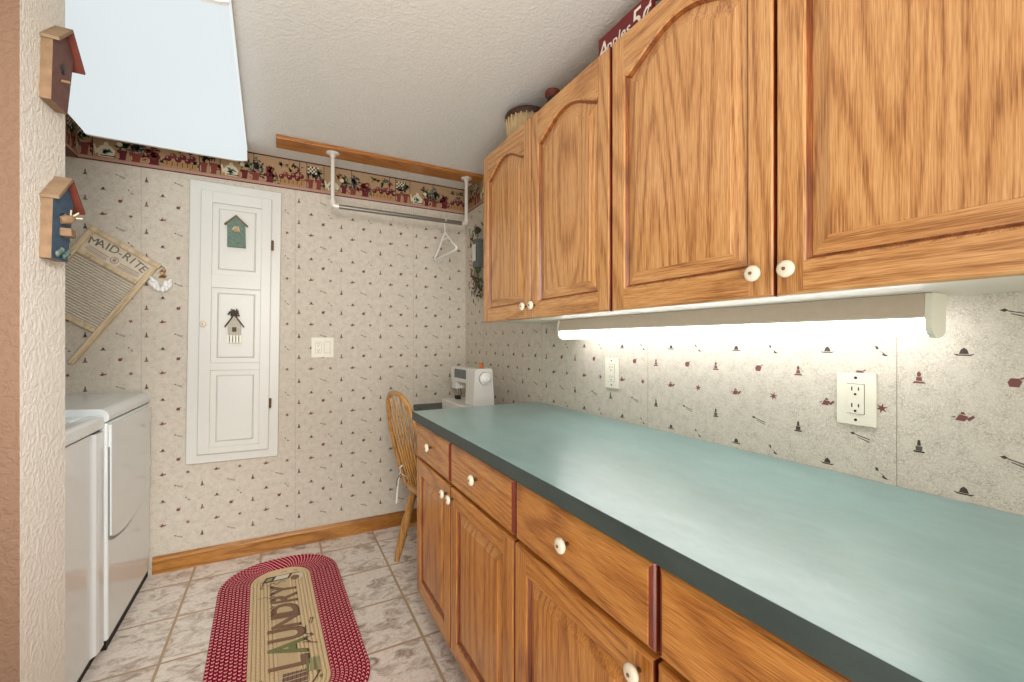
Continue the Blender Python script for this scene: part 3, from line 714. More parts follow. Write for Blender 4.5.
for i in range(nn+1):
    z = z0+(z1-z0)*i/nn; ph = 2*PI*i/6; y = -.009-.004*math.cos(ph)
    vs += [(.027, y, z), (w-.027, y, z)]
for i in range(nn):
    f.add([vs[2*i], vs[2*i+1], vs[2*i+3], vs[2*i+2]], [(0, 1, 2, 3)], 'rust' if i % 6 == 2 else 'steel', False)
f.build('ribbed_metal_sheet', t, local=True)

# trinket hung at its corner
t = thing('clothespin_trinket', 'bunch of tiny white drops on a gold wire hanging beside the washboard corner', 'ornament', (-.545, YB, 1.60))
g = MB(); g.tube([(-.548, YB-.012, 1.612), (-.535, YB-.02, 1.60), (-.53, YB-.02, 1.58), (-.545, YB-.02, 1.565), (-.555, YB-.02, 1.575), (-.54, YB-.02, 1.59), (-.535, YB-.02, 1.55)], .002, 'gold', 6)
for i in range(7): g.tube([(-.545+.004*i-.012, YB-.02, 1.552), (-.545+.003*i, YB-.03, 1.56)], .003, 'gold', 6)
g.build('gold_wire', t)
g = MB()
for i, (dx, dz, a) in enumerate(((-.05, -.02, -.5), (-.036, -.034, -.35), (-.02, -.042, -.15), (-.002, -.045, .1), (.016, -.04, .3), (.03, -.028, .5), (-.028, -.018, -.3), (.008, -.02, .2), (-.044, .0, -.8), (.026, -.008, .7))):
    g.lathe([(.0001, -.022), (.009, -.016), (.0105, -.004), (.0075, .01), (.004, .016), (.0001, .018)], 'plastic_white', TM((-.54+dx, YB-.022-.004*(i % 3), 1.54+dz), (0, a*.8+PI*0, 0)), 12)
g.build('white_drops', t)

# ------------------------------------------------------------------ switch and outlets
def plate(t, T, w, h):
    b = MB(); b.prism([(-w/2, -h/2), (w/2, -h/2), (w/2, h/2), (-w/2, h/2)], .006, 'ivory', T); return b.build('cover_plate', t, bevel=.0025)
def duplex(t, T, w=.033, h=.067):
    b = MB(); b.prism([(-w/2, -h/2), (w/2, -h/2), (w/2, h/2), (-w/2, h/2)], .0085, 'ivory', T)
    b.box((-w/2-.0008, -h/2-.0008, .0055), (w/2+.0008, h/2+.0008, .0063), 'slot', T)
    for s_ in (-1, 1):
        for dx, hh in ((-.0065, .009), (.0065, .0075)):
            b.box((dx-.0011, s_*.019+.002-hh/2+.002, .0084), (dx+.0011, s_*.019+.002+hh/2+.002, .0088), 'slot', T)
        b.prism([(.0028*math.cos(2*PI*i/8), s_*.019-.0085+.0028*math.sin(2*PI*i/8)) for i in range(8)], .0004, 'slot', T @ Matrix.Translation((0, 0, .0084)))
    return b.build('receptacle', t)
def screws(t, T, ys):
    for (x, y) in ys:
        MB().lathe([(.003, 0), (.003, .0012), (.0001, .0016)], 'slot', T @ Matrix.Translation((x, y, .006)), 10).build('screw', t)
for (y, z, lb) in ((.503, 1.087, 'ivory outlet on the right wall, the one nearer the camera'), (1.331, 1.093, 'ivory outlet on the right wall, the farther one below the tube light')):
    t = thing('wall_outlet', lb, 'outlet', (XR, y, z), group='outlets above the countertop')
    T = frame((XR-.0012, y, z), (0, -1, 0), (0, 0, 1))
    plate(t, T, .076, .119); duplex(t, T); screws(t, T, [(0, .048), (0, -.048)])
t = thing('switch_outlet_plate', 'ivory double plate with an outlet and a rocker switch on the back wall', 'switch', (.230, YB, 1.18))
T = frame((.230, YB-.0012, 1.18), (1, 0, 0), (0, 0, 1))
plate(t, T, .124, .121); duplex(t, T @ Matrix.Translation((-.025, 0, 0)))
b = MB(); b.prism([(-.0165, -.0335), (.0165, -.0335), (.0165, .0335), (-.0165, .0335)], .0075, 'ivory', T @ Matrix.Translation((.025, 0, 0)))
b.box((-.0175, -.0345, .0055), (.0175, .0345, .0063), 'slot', T @ Matrix.Translation((.025, 0, 0))); b.prism([(-.013, -.03), (.013, -.03), (.013, .0), (-.013, .0)], .0095, 'ivory', T @ Matrix.Translation((.025, 0, 0)))
b.build('rocker_switch', t, bevel=.0006)

# ------------------------------------------------------------------ birdhouses on the near wall (front faces +X)
def wall_birdhouse(label, zr, zb, front, side, roofm, roof2, bird):
    """zr ridge height, zb bottom"""
    t = thing('birdhouse', label, 'birdhouse', (XS, 1.44, zb))
    yr = 1.446; ze = zr-.066
    b = MB(); T = frame((XS+.0003, 0, 0), (0, 1, 0), (0, 0, 1))
    b.prism([(1.366, zb), (1.452, zb+.004), (1.488, ze+.01), (yr, zr-.012), (1.376, ze+.006)], .020, front, T, side=side); b.build('house_body', t, bevel=.001)
    for s_, m in ((-1, roofm), (1, roof2)):
        r = MB(); y1 = yr+s_*.078
        pts = [(yr, zr), (y1, ze), (y1-s_*.004, ze-.006), (yr, zr-.009)]
        r.prism(pts if s_ > 0 else pts, .032, m, T); r.build('roof_panel', t, bevel=.001)
    return t, T
t, T = wall_birdhouse('blue wooden birdhouse with a tan shingle roof on the near wall, the lower one', 1.618, 1.408, 'blue_paint', 'wood_tan', 'wood_grey', 'wood_rust', 1)
b = MB(); b.box((XS+.0205, 1.405, 1.468), (XS+.042, 1.436, 1.488), 'wood_tan'); b.build('perch_block', t, bevel=.003)
b = MB(); b.lathe([(.014, 0), (.014, .001), (.0001, .0012)], 'slot', frame((XS+.021, 1.425, 1.512), (0, 1, 0), (0, 0, 1)), 16); b.build('entrance_hole', t)
b = MB(); b.tube([(XS+.021, 1.41, 1.505), (XS+.031, 1.42, 1.51), (XS+.040, 1.43, 1.518)], [.009, .012, .004], 'wood_tan', 10)
for a in (.2, .9, 1.7, 2.6): b.tube([(XS+.034, 1.425, 1.515), (XS+.034+.018*math.cos(a), 1.425+.012, 1.515+.022*math.sin(a))], .0018, 'pine', 6)
b.build('straw_bird', t)
b = MB()
for i in range(6): b.lathe([(.0001, 0), (.008, .002), (.006, .006), (.0001, .008)], 'b_teal' if i % 2 else 'teal', frame((XS+.0215, 1.385+i*.012, 1.422+.006*(i % 3)), (0, 1, 0), (0, 0, 1)), 10)
b.build('painted_shrubs', t)
t, T = wall_birdhouse('mauve wooden birdhouse on the near wall close to the ceiling, the upper one', 1.983, 1.770, 'mauve_paint', 'wood_tan', 'wood_grey', 'wood_rust', 0)
b = MB(); b.lathe([(.012, 0), (.012, .001), (.0001, .0012)], 'slot', frame((XS+.021, 1.425, 1.87), (0, 1, 0), (0, 0, 1)), 16); b.build('entrance_hole', t)
b = MB(); b.tube([(XS+.02, 1.42, 1.84), (XS+.036, 1.42, 1.84)], .0035, 'wood_tan', 8); b.build('perch', t)

# ------------------------------------------------------------------ washer and dryer
def arc(cx, cz, r, a0, a1, n=6): return [(cx+r*math.cos(R(a0+(a1-a0)*i/n)), cz+r*math.sin(R(a0+(a1-a0)*i/n))) for i in range(n+1)]
t = thing('clothes_dryer', 'glossy white clothes dryer in the back corner with a curved door outline', 'dryer', (-.92, 2.56, 0))
y0, y1, xf, xb = 2.2575, 2.875, -.598, -1.27
b = MB(); b.box((xb, y0, .036), (xf, y1, .895), 'appliance'); b.build('body', t, bevel=.008, seg=3)
b = MB(); pr = [(xb, .897)] + [(xf-.012, .897), (xf+.002, .905)] + arc(xf-.030, .918, .034, 0, 80, 8) + [(xf-.12, .956), (xb, .962)]
b.prism([(p[0], p[1]) for p in pr], y1-y0, 'appliance', frame((0, y1, 0), (1, 0, 0), (0, 0, 1)), smooth=False); b.build('top_panel', t, bevel=.004, seg=3)
b = MB(); pts = [(y0+.006, .888), (y0+.006, .447)]
pts += [(y0+.006+.045*0+ (y1-y0-.045)*i/16, .444-.032*math.sin(PI*(i/16)**.8)*(1)+(.028*(i/16)**2)) for i in range(1, 17)]
pts += [(y1-.03, .888)]
b.prism(pts, .009, 'appliance', frame((xf+.0005, 0, 0), (0, 1, 0), (0, 0, 1))); dd = b.build('door', t, bevel=.004, seg=3)
cyd, czd = (y0+y1)/2, .66
b = MB(); b.prism([(cyd+(p[0]-cyd)*1.008, czd+(p[1]-czd)*1.055) for p in pts if p[1] < .8]+[(y1-.03, .80), (y0+.004, .80)], .004, 'appl_grey', frame((xf+.0003, 0, 0), (0, 1, 0), (0, 0, 1))); b.build('door_gap', dd)
b = MB()
for z in (.83, .60):
    b = MB(); b.box((xf+.001, y1-.026, z-.028), (xf+.009, y1-.010, z+.028), 'appliance'); b.build('hinge', t, bevel=.002)
b = MB(); b.box((xb+.02, y0+.004, .001), (xf-.006, y1-.004, .037), 'black'); b.build('toe_gap_shade', t)  # solid black block in place of the shaded gap under the dryer
b = MB(); b.box((xb, y0+.01, .955), (xb+.13, y1-.01, 1.09), 'appliance'); b.build('control_console', t, bevel=.02, seg=3)
t = thing('washing_machine', 'glossy white top-loading washer standing nearest, partly behind the near wall', 'washer', (-.93, 1.9, 0))
y0, y1, xf, xb = 1.56, 2.2525, -.622, -1.27
b = MB(); pl = [(xb, y0), (xf, y0), (xf, y1-.098), (xf+.004, y1-.088), (xf+.013, y1-.078), (xf+.016, y1-.06), (xf+.016, y1-.012), (xf+.010, y1), (xb, y1)]
b.prism(pl, .832, 'appliance', TM((0, 0, .036))); b.build('body', t, bevel=.003)
b = MB(); b.prism([(p[0]*1+(-.012 if p[0] > -1 else 0), p[1]) for p in pl], .012, 'black', TM((0, 0, .867))); b.build('seam', t)
# top with opening for the lid
zt = .876; xo, yo0, yo1 = xf-.040, y0+.06, y1-.092
b = MB()
b.box((xo, y0, zt), (xf+.018, y1, .930), 'appliance'); b.box((xb, y0, zt), (xo, yo0, .930), 'appliance'); b.box((xb, yo1, zt), (xo, y1, .930), 'appliance')
b.box((xb, yo0, zt), (xb+.14, yo1, .930), 'appliance'); b.build('top_panel', t, bevel=.014, seg=4)
b = MB(); b.box((xb+.135, yo0-.005, zt), (xo+.005, yo1+.005, zt+.02), 'appl_grey'); b.build('lid_recess', t)
b = MB(); b.box((xb+.15, yo0+.012, zt+.026), (xo-.012, yo1-.012, .934), 'appliance'); b.build('lid', t, bevel=.010, seg=3)
b = MB(); b.box((xb+.02, y0+.01, .001), (xf-.006, y1-.01, .037), 'black'); b.build('toe_gap_shade', t)  # black colour stands in for the shade below the washer body
b = MB(); b.box((xb, y0+.01, .925), (xb+.12, y1-.01, 1.08), 'appliance'); b.build('control_console', t, bevel=.02, seg=3)

# ------------------------------------------------------------------ rug
t = thing('braided_rug', 'braided laundry rug, maroon and pink border around a tan printed centre', 'rug', (.018, 2.105, .001), (0, 0, R(1.9)))
def rr(hw, hl, r, n=14):
    """rounded rectangle, closed, arc-length param starting at +x side"""
    pts = []
    for cx, cy, a0 in ((hw-r, hl-r, 0), (-hw+r, hl-r, 90), (-hw+r, -hl+r, 180), (hw-r, -hl+r, 270)):
        for i in range(n+1):
            a = R(a0+90*i/n); pts.append((cx+r*math.cos(a), cy+r*math.sin(a)))
    # subdivide straights
    out = []
    for i in range(len(pts)):
        p, q = Vector(pts[i]), Vector(pts[(i+1) % len(pts)]); d = (q-p).length; k = max(1, int(d/.05))
        for j in range(k): out.append(p.lerp(q, j/k))
    return out
def rings(mb, hw, hl, r, count, step, mat, h):
    for k in range(count):
        sub = [0, .12, .35, .65, .88, 1]; hh = [.55, .85, 1, 1, .85, .55]
        base = rr(hw, hl, r); n = len(base)
        cen = [Vector((0, max(-(hl-hw), min(hl-hw, p.y)))) for p in base]
        nor = []
        for i in range(n):
            tg = base[(i+1) % n]-base[i-1]; nor.append(Vector((tg.y, -tg.x)).normalized())
        acc = [0]
        for i in range(n): acc.append(acc[-1]+(base[(i+1) % n]-base[i]).length)
        for q in range(5):
            va = [base[i]-nor[i]*step*(k+sub[q]) for i in range(n)]; vb = [base[i]-nor[i]*step*(k+sub[q+1]) for i in range(n)]
            k0 = len(mb.f)
            mb.add([(v.x, v.y, h*hh[q]) for v in va]+[(v.x, v.y, h*hh[q+1]) for v in vb], [(i, (i+1) % n, n+(i+1) % n, n+i) for i in range(n)], mat, True)
            for i in range(n):
                mb.uv[k0+i] = [(acc[i], k+sub[q]), (acc[i+1], k+sub[q]), (acc[i+1], k+sub[q+1]), (acc[i], k+sub[q+1])]
HW, HL, RC = .268, .635, .235
b = MB(); rings(b, HW, HL, RC, 9, .0150, 'braid_red', .011); b.build('braided_border', t, local=True, uv=True)
b = MB(); rings(b, HW-.134, HL-.134, .112, 7, .0145, 'braid_tan', .011)
base = rr(HW-.134-.1005, HL-.134-.1005, .0085)
b.add([(p.x, p.y, .006) for p in base], [list(range(len(base)))], 'b_tan')
b.poly([(-.034, -.402, .0105), (.034, -.402, .0105), (.034, .402, .0105), (-.034, .402, .0105)], 'centre_tan')
# filler between the two ring sets at the ends
o1 = rr(HW-.13, HL-.13, .115); b.add([(p.x, p.y, .0035) for p in o1], [list(range(len(o1)))], 'b_tan')
b.build('braided_centre', t, local=True, uv=True)
b = MB(); zz = .0118
base_T = Matrix.Translation((0, 0, zz))
# LAUNDRY, read from the near end to the far end, tops of the letters to the left
let = 'LAUNDRY'; cols = ['ink_brown', 'ink_green', 'ink_brown', 'ink_brown', 'ink_brown', 'ink_brown', 'ink_brown']
ys = [-.262, -.168, -.074, .020, .114, .208, .296]
for ch, cc, yy, k in zip(let, cols, ys, range(7)):
    for dx, dz_, c_, g_ in ((0, 0, cc, 1.0), (.004, -.0004, 'ink_dark', 1.05)):
        T = Matrix.Translation((.008+dx, yy-.03, zz+dz_)) @ Matrix.Rotation(R(90), 4, 'Z') @ Matrix.Diagonal((1.05*g_, (1.45 if k < 3 else 1.15)*g_, 1, 1))
        b.text(ch, .125, c_, T, shear=.25, bold=.0035)
YO = 0
def rp(pts, m, dz=0): b.poly([(x, y+YO, zz+dz) for x, y in pts], m)
def ell(cx, cy, rx, ry, m, dz=0, n=18): rp([(cx+rx*math.cos(2*PI*i/n), cy+ry*math.sin(2*PI*i/n)) for i in range(n)], m, dz)
def stroke(pts, w, m, dz=0):
    for p, q in zip(pts, pts[1:]):
        p, q = Vector(p), Vector(q); d = (q-p).normalized(); nn_ = Vector((-d.y, d.x))*w/2
        rp([tuple(p-nn_), tuple(q-nn_), tuple(q+nn_), tuple(p+nn_)], m, dz)
# far drawing: board and iron
YO = -.02
rp([(-.085, .40), (.035, .395), (.055, .445), (-.065, .45)], 'ink_dark'); rp([(-.035, .405), (.028, .402), (.042, .44), (-.02, .443)], 'ink_white', .0003); rp([(-.07, .41), (-.045, .409), (-.035, .437), (-.058, .438)], 'ink_sage', .0003)
stroke([(.05, .44), (.085, .44)], .005, 'ink_dark'); ell(.075, .395, .022, .03, 'ink_white'); ell(.062, .39, .02, .024, 'ink_brown', .0003)
stroke([(-.08, .395), (-.09, .35), (-.075, .35)], .006, 'ink_brown'); stroke([(-.06, .36), (-.04, .385), (-.02, .36), (0, .385), (.02, .37)], .005, 'ink_brown')
# small word strokes beside the letters
for yy in [.33, .30, .27, .24, .21, .15, .12, .09]:
    stroke([(-.055, yy), (-.035, yy+.012), (-.05, yy+.018)], .004, 'ink_dark' if int(yy*100) % 2 else 'ink_brown')
stroke([(-.1, .26), (-.07, .262), (-.05, .24), (-.03, .25)], .003, 'ink_dark'); stroke([(.0, .47), (.02, .48), (.03, .47)], .003, 'ink_brown'); stroke([(.06, .46), (.068, .475), (.075, .462)], .003, 'ink_green')
YO = -.19
# clothes line twig on the right
stroke([(.075, .12), (.07, .06), (.1, .04), (.06, .03), (.085, .0), (.055, .01)], .004, 'ink_dark'); stroke([(.075, .0), (.11, -.02)], .006, 'ink_brown'); stroke([(.095, .12), (.11, .16), (.1, .165), (.09, .13)], .004, 'ink_dark')
ell(.09, .05, .006, .008, 'ink_green')
YO = -.175
# near drawing: basket, tub and towels
for i in range(4): rp([(.055+i*.012, -.19), (.064+i*.012, -.19), (.069+i*.012, -.12), (.060+i*.012, -.115)], 'ink_green' if i % 2 == 0 else 'ink_sage', .001)
rp([(-.03, -.26), (.05, -.27), (.065, -.17), (-.02, -.155)], 'ink_brown')
for i in range(6): stroke([(-.028+i*.014, -.262), (-.016+i*.014, -.16)], .0025, 'ink_dark', .0003)
for i in range(4): stroke([(-.03, -.25+i*.025), (.057, -.255+i*.025)], .0025, 'ink_white', .0004)
ell(-.052, -.235, .028, .05, 'ink_dark'); ell(-.052, -.235, .021, .041, 'ink_white', .0003); ell(-.048, -.24, .01, .024, 'ink_sage', .0006)
for x, y in ((-.09, -.16), (-.082, -.185), (-.094, -.2), (-.085, -.22), (.095, -.2), (.1, -.23)): ell(x, y, .006, .009, 'ink_green')
stroke([(.07, -.25), (.1, -.2)], .006, 'ink_dark')
b.build('printed_design', t, local=True)

# ------------------------------------------------------------------ desk beyond the counter, sewing machine, chair
t = thing('sewing_desk', 'low green laminate desk top in the far corner under the sewing machine', 'desk', (.97, 2.4, 0))
b = MB(); b.box((.79, 1.925, .755), (XR-.004, YB-.003, .792), 'laminate_edge'); b.build('desk_top', t, bevel=.003)
b = MB(); b.box((.83, 1.93, .001), (XR-.01, 1.95, .754), 'low_v'); b.build('side_panel', t)
b = MB(); b.box((XR-.04, 1.96, .60), (XR-.015, YB-.016, .754), 'low_h'); b.build('rear_rail', t)
b = MB(); b.box((.83, YB-.045, .001), (XR-.042, YB-.02, .754), 'low_v'); b.build('far_side_panel', t)
# sewing machine: long axis along Y, front faces -X
t = thing('sewing_machine', 'white sewing machine with round handwheel standing on the low corner desk', 'sewing machine', (1.0, 2.35, .792))
ya, yb_ = 2.175, 2.545
b = MB(); b.box((.885, ya+.01, .793), (1.05, yb_+.03, .862), 'white'); b.build('bed', t, bevel=.008, seg=3)
b = MB()
T = frame((0, ya, 0), (1, 0, 0), (0, 0, 1))   # local z = -Y, extrude negative => use depth -
b.prism([(.925, .862), (1.052, .862), (1.040, 1.058), (1.030, 1.066), (.945, 1.066), (.936, 1.058)], -.115, 'white', T); b.build('column', t, bevel=.006, seg=3)
b = MB(); b.prism([(.936, .975), (1.035, .975), (1.035, 1.060), (.944, 1.064), (.936, 1.056)], -.26, 'white', frame((0, ya+.11, 0), (1, 0, 0), (0, 0, 1))); b.build('arm', t, bevel=.006, seg=3)
b = MB(); b.box((.934, ya+.13, 1.0), (.9365, yb_-.06, 1.052), 'display'); b.build('stitch_panel', t)
b = MB(); b.prism([(.94, .93), (1.02, .93), (1.03, .98), (.937, .98)], -.062, 'white', frame((0, yb_-.067, 0), (1, 0, 0), (0, 0, 1)))
b.tube([(.965, yb_-.04, .935), (.965, yb_-.04, .885)], .004, 'chrome', 8); b.box((.95, yb_-.055, .863), (.98, yb_-.02, .884), 'slot'); b.tube([(.975, yb_-.05, .93), (.985, yb_-.045, .9), (.97, yb_-.06, .875)], .003, 'wood_rust', 6)
b.build('needle_head', t, bevel=.003)
b = MB(); T = frame((.994, ya-.0005, 1.012), (1, 0, 0), (0, 0, 1))
b.lathe([(.030, 0), (.034, .002), (.0345, .014), (.031, .018), (.022, .019), (.02, .026), (.017, .028), (.0001, .028)], 'plastic_white', T, 32)
b.lathe([(.0355, .0), (.0355, .004), (.034, .004)], 'appl_grey', T, 32); b.build('handwheel', t)
b = MB(); b.tube([(1.0, ya+.06, 1.066), (1.0, ya+.06, 1.10)], .0025, 'chrome', 8); b.build('spool_pin', t)
b = MB(); b.lathe([(.013, 0), (.013, .002), (.0105, .003), (.0105, .026), (.013, .027), (.013, .029)], 'amber', TM((1.0, ya+.06, 1.0665)), 20); b.build('thread_spool', t)

# chair, faces +X
t = thing('spindle_back_chair', 'pale oak hoop-back spindle chair tucked at the low corner desk', 'chair', (.76, 2.25, 0), (0, 0, R(8)))
cy = 2.25
def lean(z): return .632-(z-.45)*.235
b = MB(); hoop = []
for i in range(41):
    u = i/40; a = PI*u; k = math.cos(a)
    y = cy-.205*(abs(k)**.72)*(1 if k > 0 else -1); z = .45+.505*(math.sin(a)**.62)
    if i in (0, 40): z = .43
    hoop.append((lean(z), y*1.0 if z > .6 else cy+(y-cy)*(.82+.18*(z-.43)/.17), z))
b.tube(hoop, .0125, 'chair', 12); b.build('hoop', t)
def hoopz(dy):
    c = abs(dy)/.205; u = math.acos(min(1, c**(1/.72))); return .45+.505*math.sin(u)**.62
for i in range(7):
    f_ = (i-3)/3; yb0 = cy+f_*.105; yt = cy+f_*.150; zt_ = hoopz(yt-cy)-.004
    b = MB(); pts = []; rs = []
    for j in range(9):
        q = j/8; z = .455+(zt_-.455)*q; pts.append((lean(z)-.006*math.sin(PI*q), yb0+(yt-yb0)*q, z)); rs.append(.0045+.003*math.sin(PI*min(1, q*1.6))**2*(1 if q < .62 else .3))
    b.tube(pts, rs, 'chair', 8); b.build('spindle', t)
b = MB(); n = 40; rim = []
for i in range(n):
    a = 2*PI*i/n; rx = .205; ry = .215*(1+.06*math.cos(a)); rim.append((.80+rx*math.copysign(abs(math.cos(a))**.8, math.cos(a)), cy+ry*math.copysign(abs(math.sin(a))**.85, math.sin(a))))
lay = [(.88, .425), (.97, .432), (1, .446), (.985, .457), (.9, .460), (.6, .452), (.2, .449)]
vs = [(.80+(p[0]-.80)*k, cy+(p[1]-cy)*k, z) for k, z in lay for p in rim]
b.add(vs, [(i+r*n, (i+1) % n+r*n, (i+1) % n+(r+1)*n, i+(r+1)*n) for r in range(len(lay)-1) for i in range(n)], 'chair', True)
b.add(vs[:n], [list(range(n))[::-1]], 'chair'); b.add(vs[-n:], [list(range(n))], 'chair'); b.build('seat', t)
legs = {}
for sx, sy in ((-1, -1), (-1, 1), (1, -1), (1, 1)):
    top = Vector((.80+sx*.125, cy+sy*.125, .430)); bot = Vector((.80+sx*.205, cy+sy*.195, .001)); legs[(sx, sy)] = (top, bot)
    rs = [.015, .016, .021, .022, .017, .023, .0245, .018, .0235, .021, .018, .014]; zs = [0, .08, .2, .33, .38, .42, .55, .62, .66, .74, .88, 1]
    b = MB(); b.tube([top.lerp(bot, q) for q in zs], rs, 'chair', 14); b.build('leg', t)
for sy in (-1, 1):
    p, q = legs[(-1, sy)][0].lerp(legs[(-1, sy)][1], .56), legs[(1, sy)][0].lerp(legs[(1, sy)][1], .56)
    b = MB(); b.tube([p, p.lerp(q, .3), p.lerp(q, .5), p.lerp(q, .7), q], [.009, .011, .015, .011, .009], 'chair', 10); b.build('stretcher', t)
p = legs[(-1, -1)][0].lerp(legs[(-1, -1)][1], .56).lerp(legs[(1, -1)][0].lerp(legs[(1, -1)][1], .56), .5); q = legs[(-1, 1)][0].lerp(legs[(-1, 1)][1], .56).lerp(legs[(1, 1)][0].lerp(legs[(1, 1)][1], .56), .5)
b = MB(); b.tube([p, p.lerp(q, .5), q], [.009, .014, .009], 'chair', 10); b.build('stretcher', t)
t2 = thing('seat_cushion', 'thin checked seat cushion on the spindle chair, white ties at the back', 'cushion', (.76, cy, .462), (0, 0, R(8)))
b = MB(); lay = [(.93, .462), (1, .47), (.97, .48), (.8, .486), (.3, .482)]
rim2 = [(.815+(p[0]-.80)*.78, cy+(p[1]-cy)*.78) for p in rim]
vs = [(.815+(p[0]-.815)*k, cy+(p[1]-cy)*k, z) for k, z in lay for p in rim2]
b.add(vs, [(i+r*n, (i+1) % n+r*n, (i+1) % n+(r+1)*n, i+(r+1)*n) for r in range(len(lay)-1) for i in range(n)], 'fabric_blue', True)
b.add(vs[:n], [list(range(n))[::-1]], 'fabric_blue'); b.add(vs[-n:], [list(range(n))], 'fabric_blue'); b.build('pad', t2)
for sy in (1, -1):
    y_ = cy+sy*.125
    b = MB(); b.tube([(.66, y_, .474), (.625, y_+.01*sy, .478), (.598, y_+.02*sy, .50), (.592, y_+.015*sy, .53), (.602, y_+.002, .545)], .005, 'plastic_white', 8, flat=.4)
    b.tube([(.598, y_+.02*sy, .50), (.588, y_+.025*sy, .46), (.584, y_+.03*sy, .40), (.578, y_+.028*sy, .335)], .005, 'plastic_white', 8, flat=.4)
    b.tube([(.600, y_+.015*sy, .50), (.580, y_+.02*sy, .47), (.578, y_+.022*sy, .43)], .005, 'slot', 8, flat=.4); b.build('tie', t2)

# ------------------------------------------------------------------ things on top of the wall cabinets
ZT = 2.0742
t = thing('wicker_basket', 'round pale wicker basket with a dark brown lid on the far upper cabinet', 'basket', (.985, 1.70, ZT))
b = MB(); b.lathe([(.085, 0), (.092, .04), (.098, .09), (.101, .145), (.095, .145), (.09, .02), (.0001, .02)], 'wicker', TM((.985, 1.70, ZT)) @ Matrix.Diagonal((.9, .9, .96, 1)), 36)
for i in range(24):
    a = 2*PI*i/24; b.tube([(.985+.079*math.cos(a), 1.70+.079*math.sin(a), ZT+.004), (.985+.094*math.cos(a), 1.70+.094*math.sin(a), ZT+.138)], .0035, 'wicker', 6)
b.build('basket_body', t)
b = MB(); b.lathe([(.106, .142), (.109, .148), (.109, .162), (.104, .170), (.05, .176), (.0001, .177)], 'wicker_dark', TM((.985, 1.70, ZT)) @ Matrix.Diagonal((.9, .9, .96, 1)), 36); b.build('lid', t)
t = thing('clay_jug', 'small brown jug on top of the upper cabinets beside the basket', 'jug', (.965, 1.455, ZT))
b = MB(); b.lathe([(.03, 0), (.04, .03), (.042, .06), (.034, .095), (.022, .112), (.024, .128), (.036, .135), (.038, .15), (.034, .156), (.0001, .158)], 'wood_rust', TM((.965, 1.455, ZT)) @ Matrix.Diagonal((.85, .85, .93, 1)), 28); b.build('jug_body', t)
b = MB(); b.tube([(.965, 1.488, ZT+.06), (.965, 1.507, ZT+.09), (.965, 1.494, ZT+.12), (.965, 1.488, ZT+.125)], .006, 'wood_rust', 8); b.build('handle', t)
b = MB(); b.lathe([(.0245, .112), (.028, .114), (.028, .124), (.0255, .126)], 'slot', TM((.965, 1.455, ZT)) @ Matrix.Diagonal((.85, .85, .93, 1)), 28); b.build('neck_band', t)
t = thing('painted_sign', 'dark red wooden sign reading Apples 5 cents on top of the cabinets', 'sign', (.90, .98, ZT))
b = MB(); b.box((.9, .868, ZT+.0003), (.915, 1.094, ZT+.108), 'sign_red'); b.build('sign_board', t, bevel=.002)
b = MB(); T = frame((.8993, 1.017, ZT+.060), (0, -1, 0), (0, 0, 1))
b.text('A', .072, 'sign_white', T @ TM((-.055, .0, 0)), shear=.15, bold=.0006)
b.text('pples', .050, 'sign_white', T @ TM((.014, .0, 0)), shear=.15, bold=.0006)
b.text('5¢', .085, 'sign_white', T @ TM((.108, .003, 0)), shear=.1, bold=.0006)
b.build('lettering', t)
t = thing('twig_crock', 'muted teal crock of dried twigs behind the red sign on the cabinets', 'crock', (1.0, .80, ZT))
b = MB(); b.lathe([(.045, 0), (.055, .03), (.058, .08), (.05, .11), (.054, .12), (.046, .12), (.045, .02), (.0001, .02)], 'teal', TM((1.0, .80, ZT)), 28); b.build('crock_body', t)
b = MB()
for i in range(7):
    a = i*.9; b.tube([(1.0, .80, ZT+.03), (1.0+.015*math.cos(a), .82+.012*math.sin(a), ZT+.12), (1.0+.03*math.cos(a), .86+.035*i*.6+.02*math.sin(a), ZT+.16+.006*(i % 4))], [.003, .0025, .0015], 'wicker_dark', 6)
b.build('twigs', t)

# ------------------------------------------------------------------ floral hanging on the right wall beyond the cabinets
t = thing('floral_wall_hanging', 'teal wooden wall pocket with dried flowers on the right wall corner', 'wall decoration', (XR, 2.62, 1.75))
b = MB(); b.box((XR-.045, 2.575, 1.70), (XR-.001, 2.645, 1.872), 'teal'); b.box((XR-.05, 2.57, 1.872), (XR-.001, 2.65, 1.882), 'teal')
b.box((XR-.053, 2.585, 1.74), (XR-.05, 2.64, 1.85), 'white'); b.build('wooden_pocket', t, bevel=.002)
rnd = random.Random(5)
b = MB()
for i in range(150):
    q = rnd.random(); y = 2.60+rnd.gauss(0, .05); z = 1.68-q*.16+rnd.gauss(0, .02) if i % 4 else 1.93+rnd.gauss(0, .02); y += .06*(1-q) if i % 3 == 0 and i % 4 else 0
    if i % 4 == 0: y = 2.61+rnd.gauss(0, .03)
    x = XR-.012-rnd.random()*.04; a, c = rnd.uniform(0, 2*PI), rnd.uniform(-.6, .6); l = rnd.uniform(.015, .028)
    d = Vector((math.sin(c)*.5, math.cos(a), math.sin(a))).normalized()*l; s_ = Vector((0, -d.z, d.y))*.35
    p = Vector((min(x, XR-.006), y, z))
    pts = [p-d, p+s_, p+d, p-s_]; pts = [Vector((min(v.x, XR-.002), v.y, v.z)) for v in pts]
    b.poly(pts, 'leaf' if i % 3 else 'leaf2')
b.build('leaves', t)
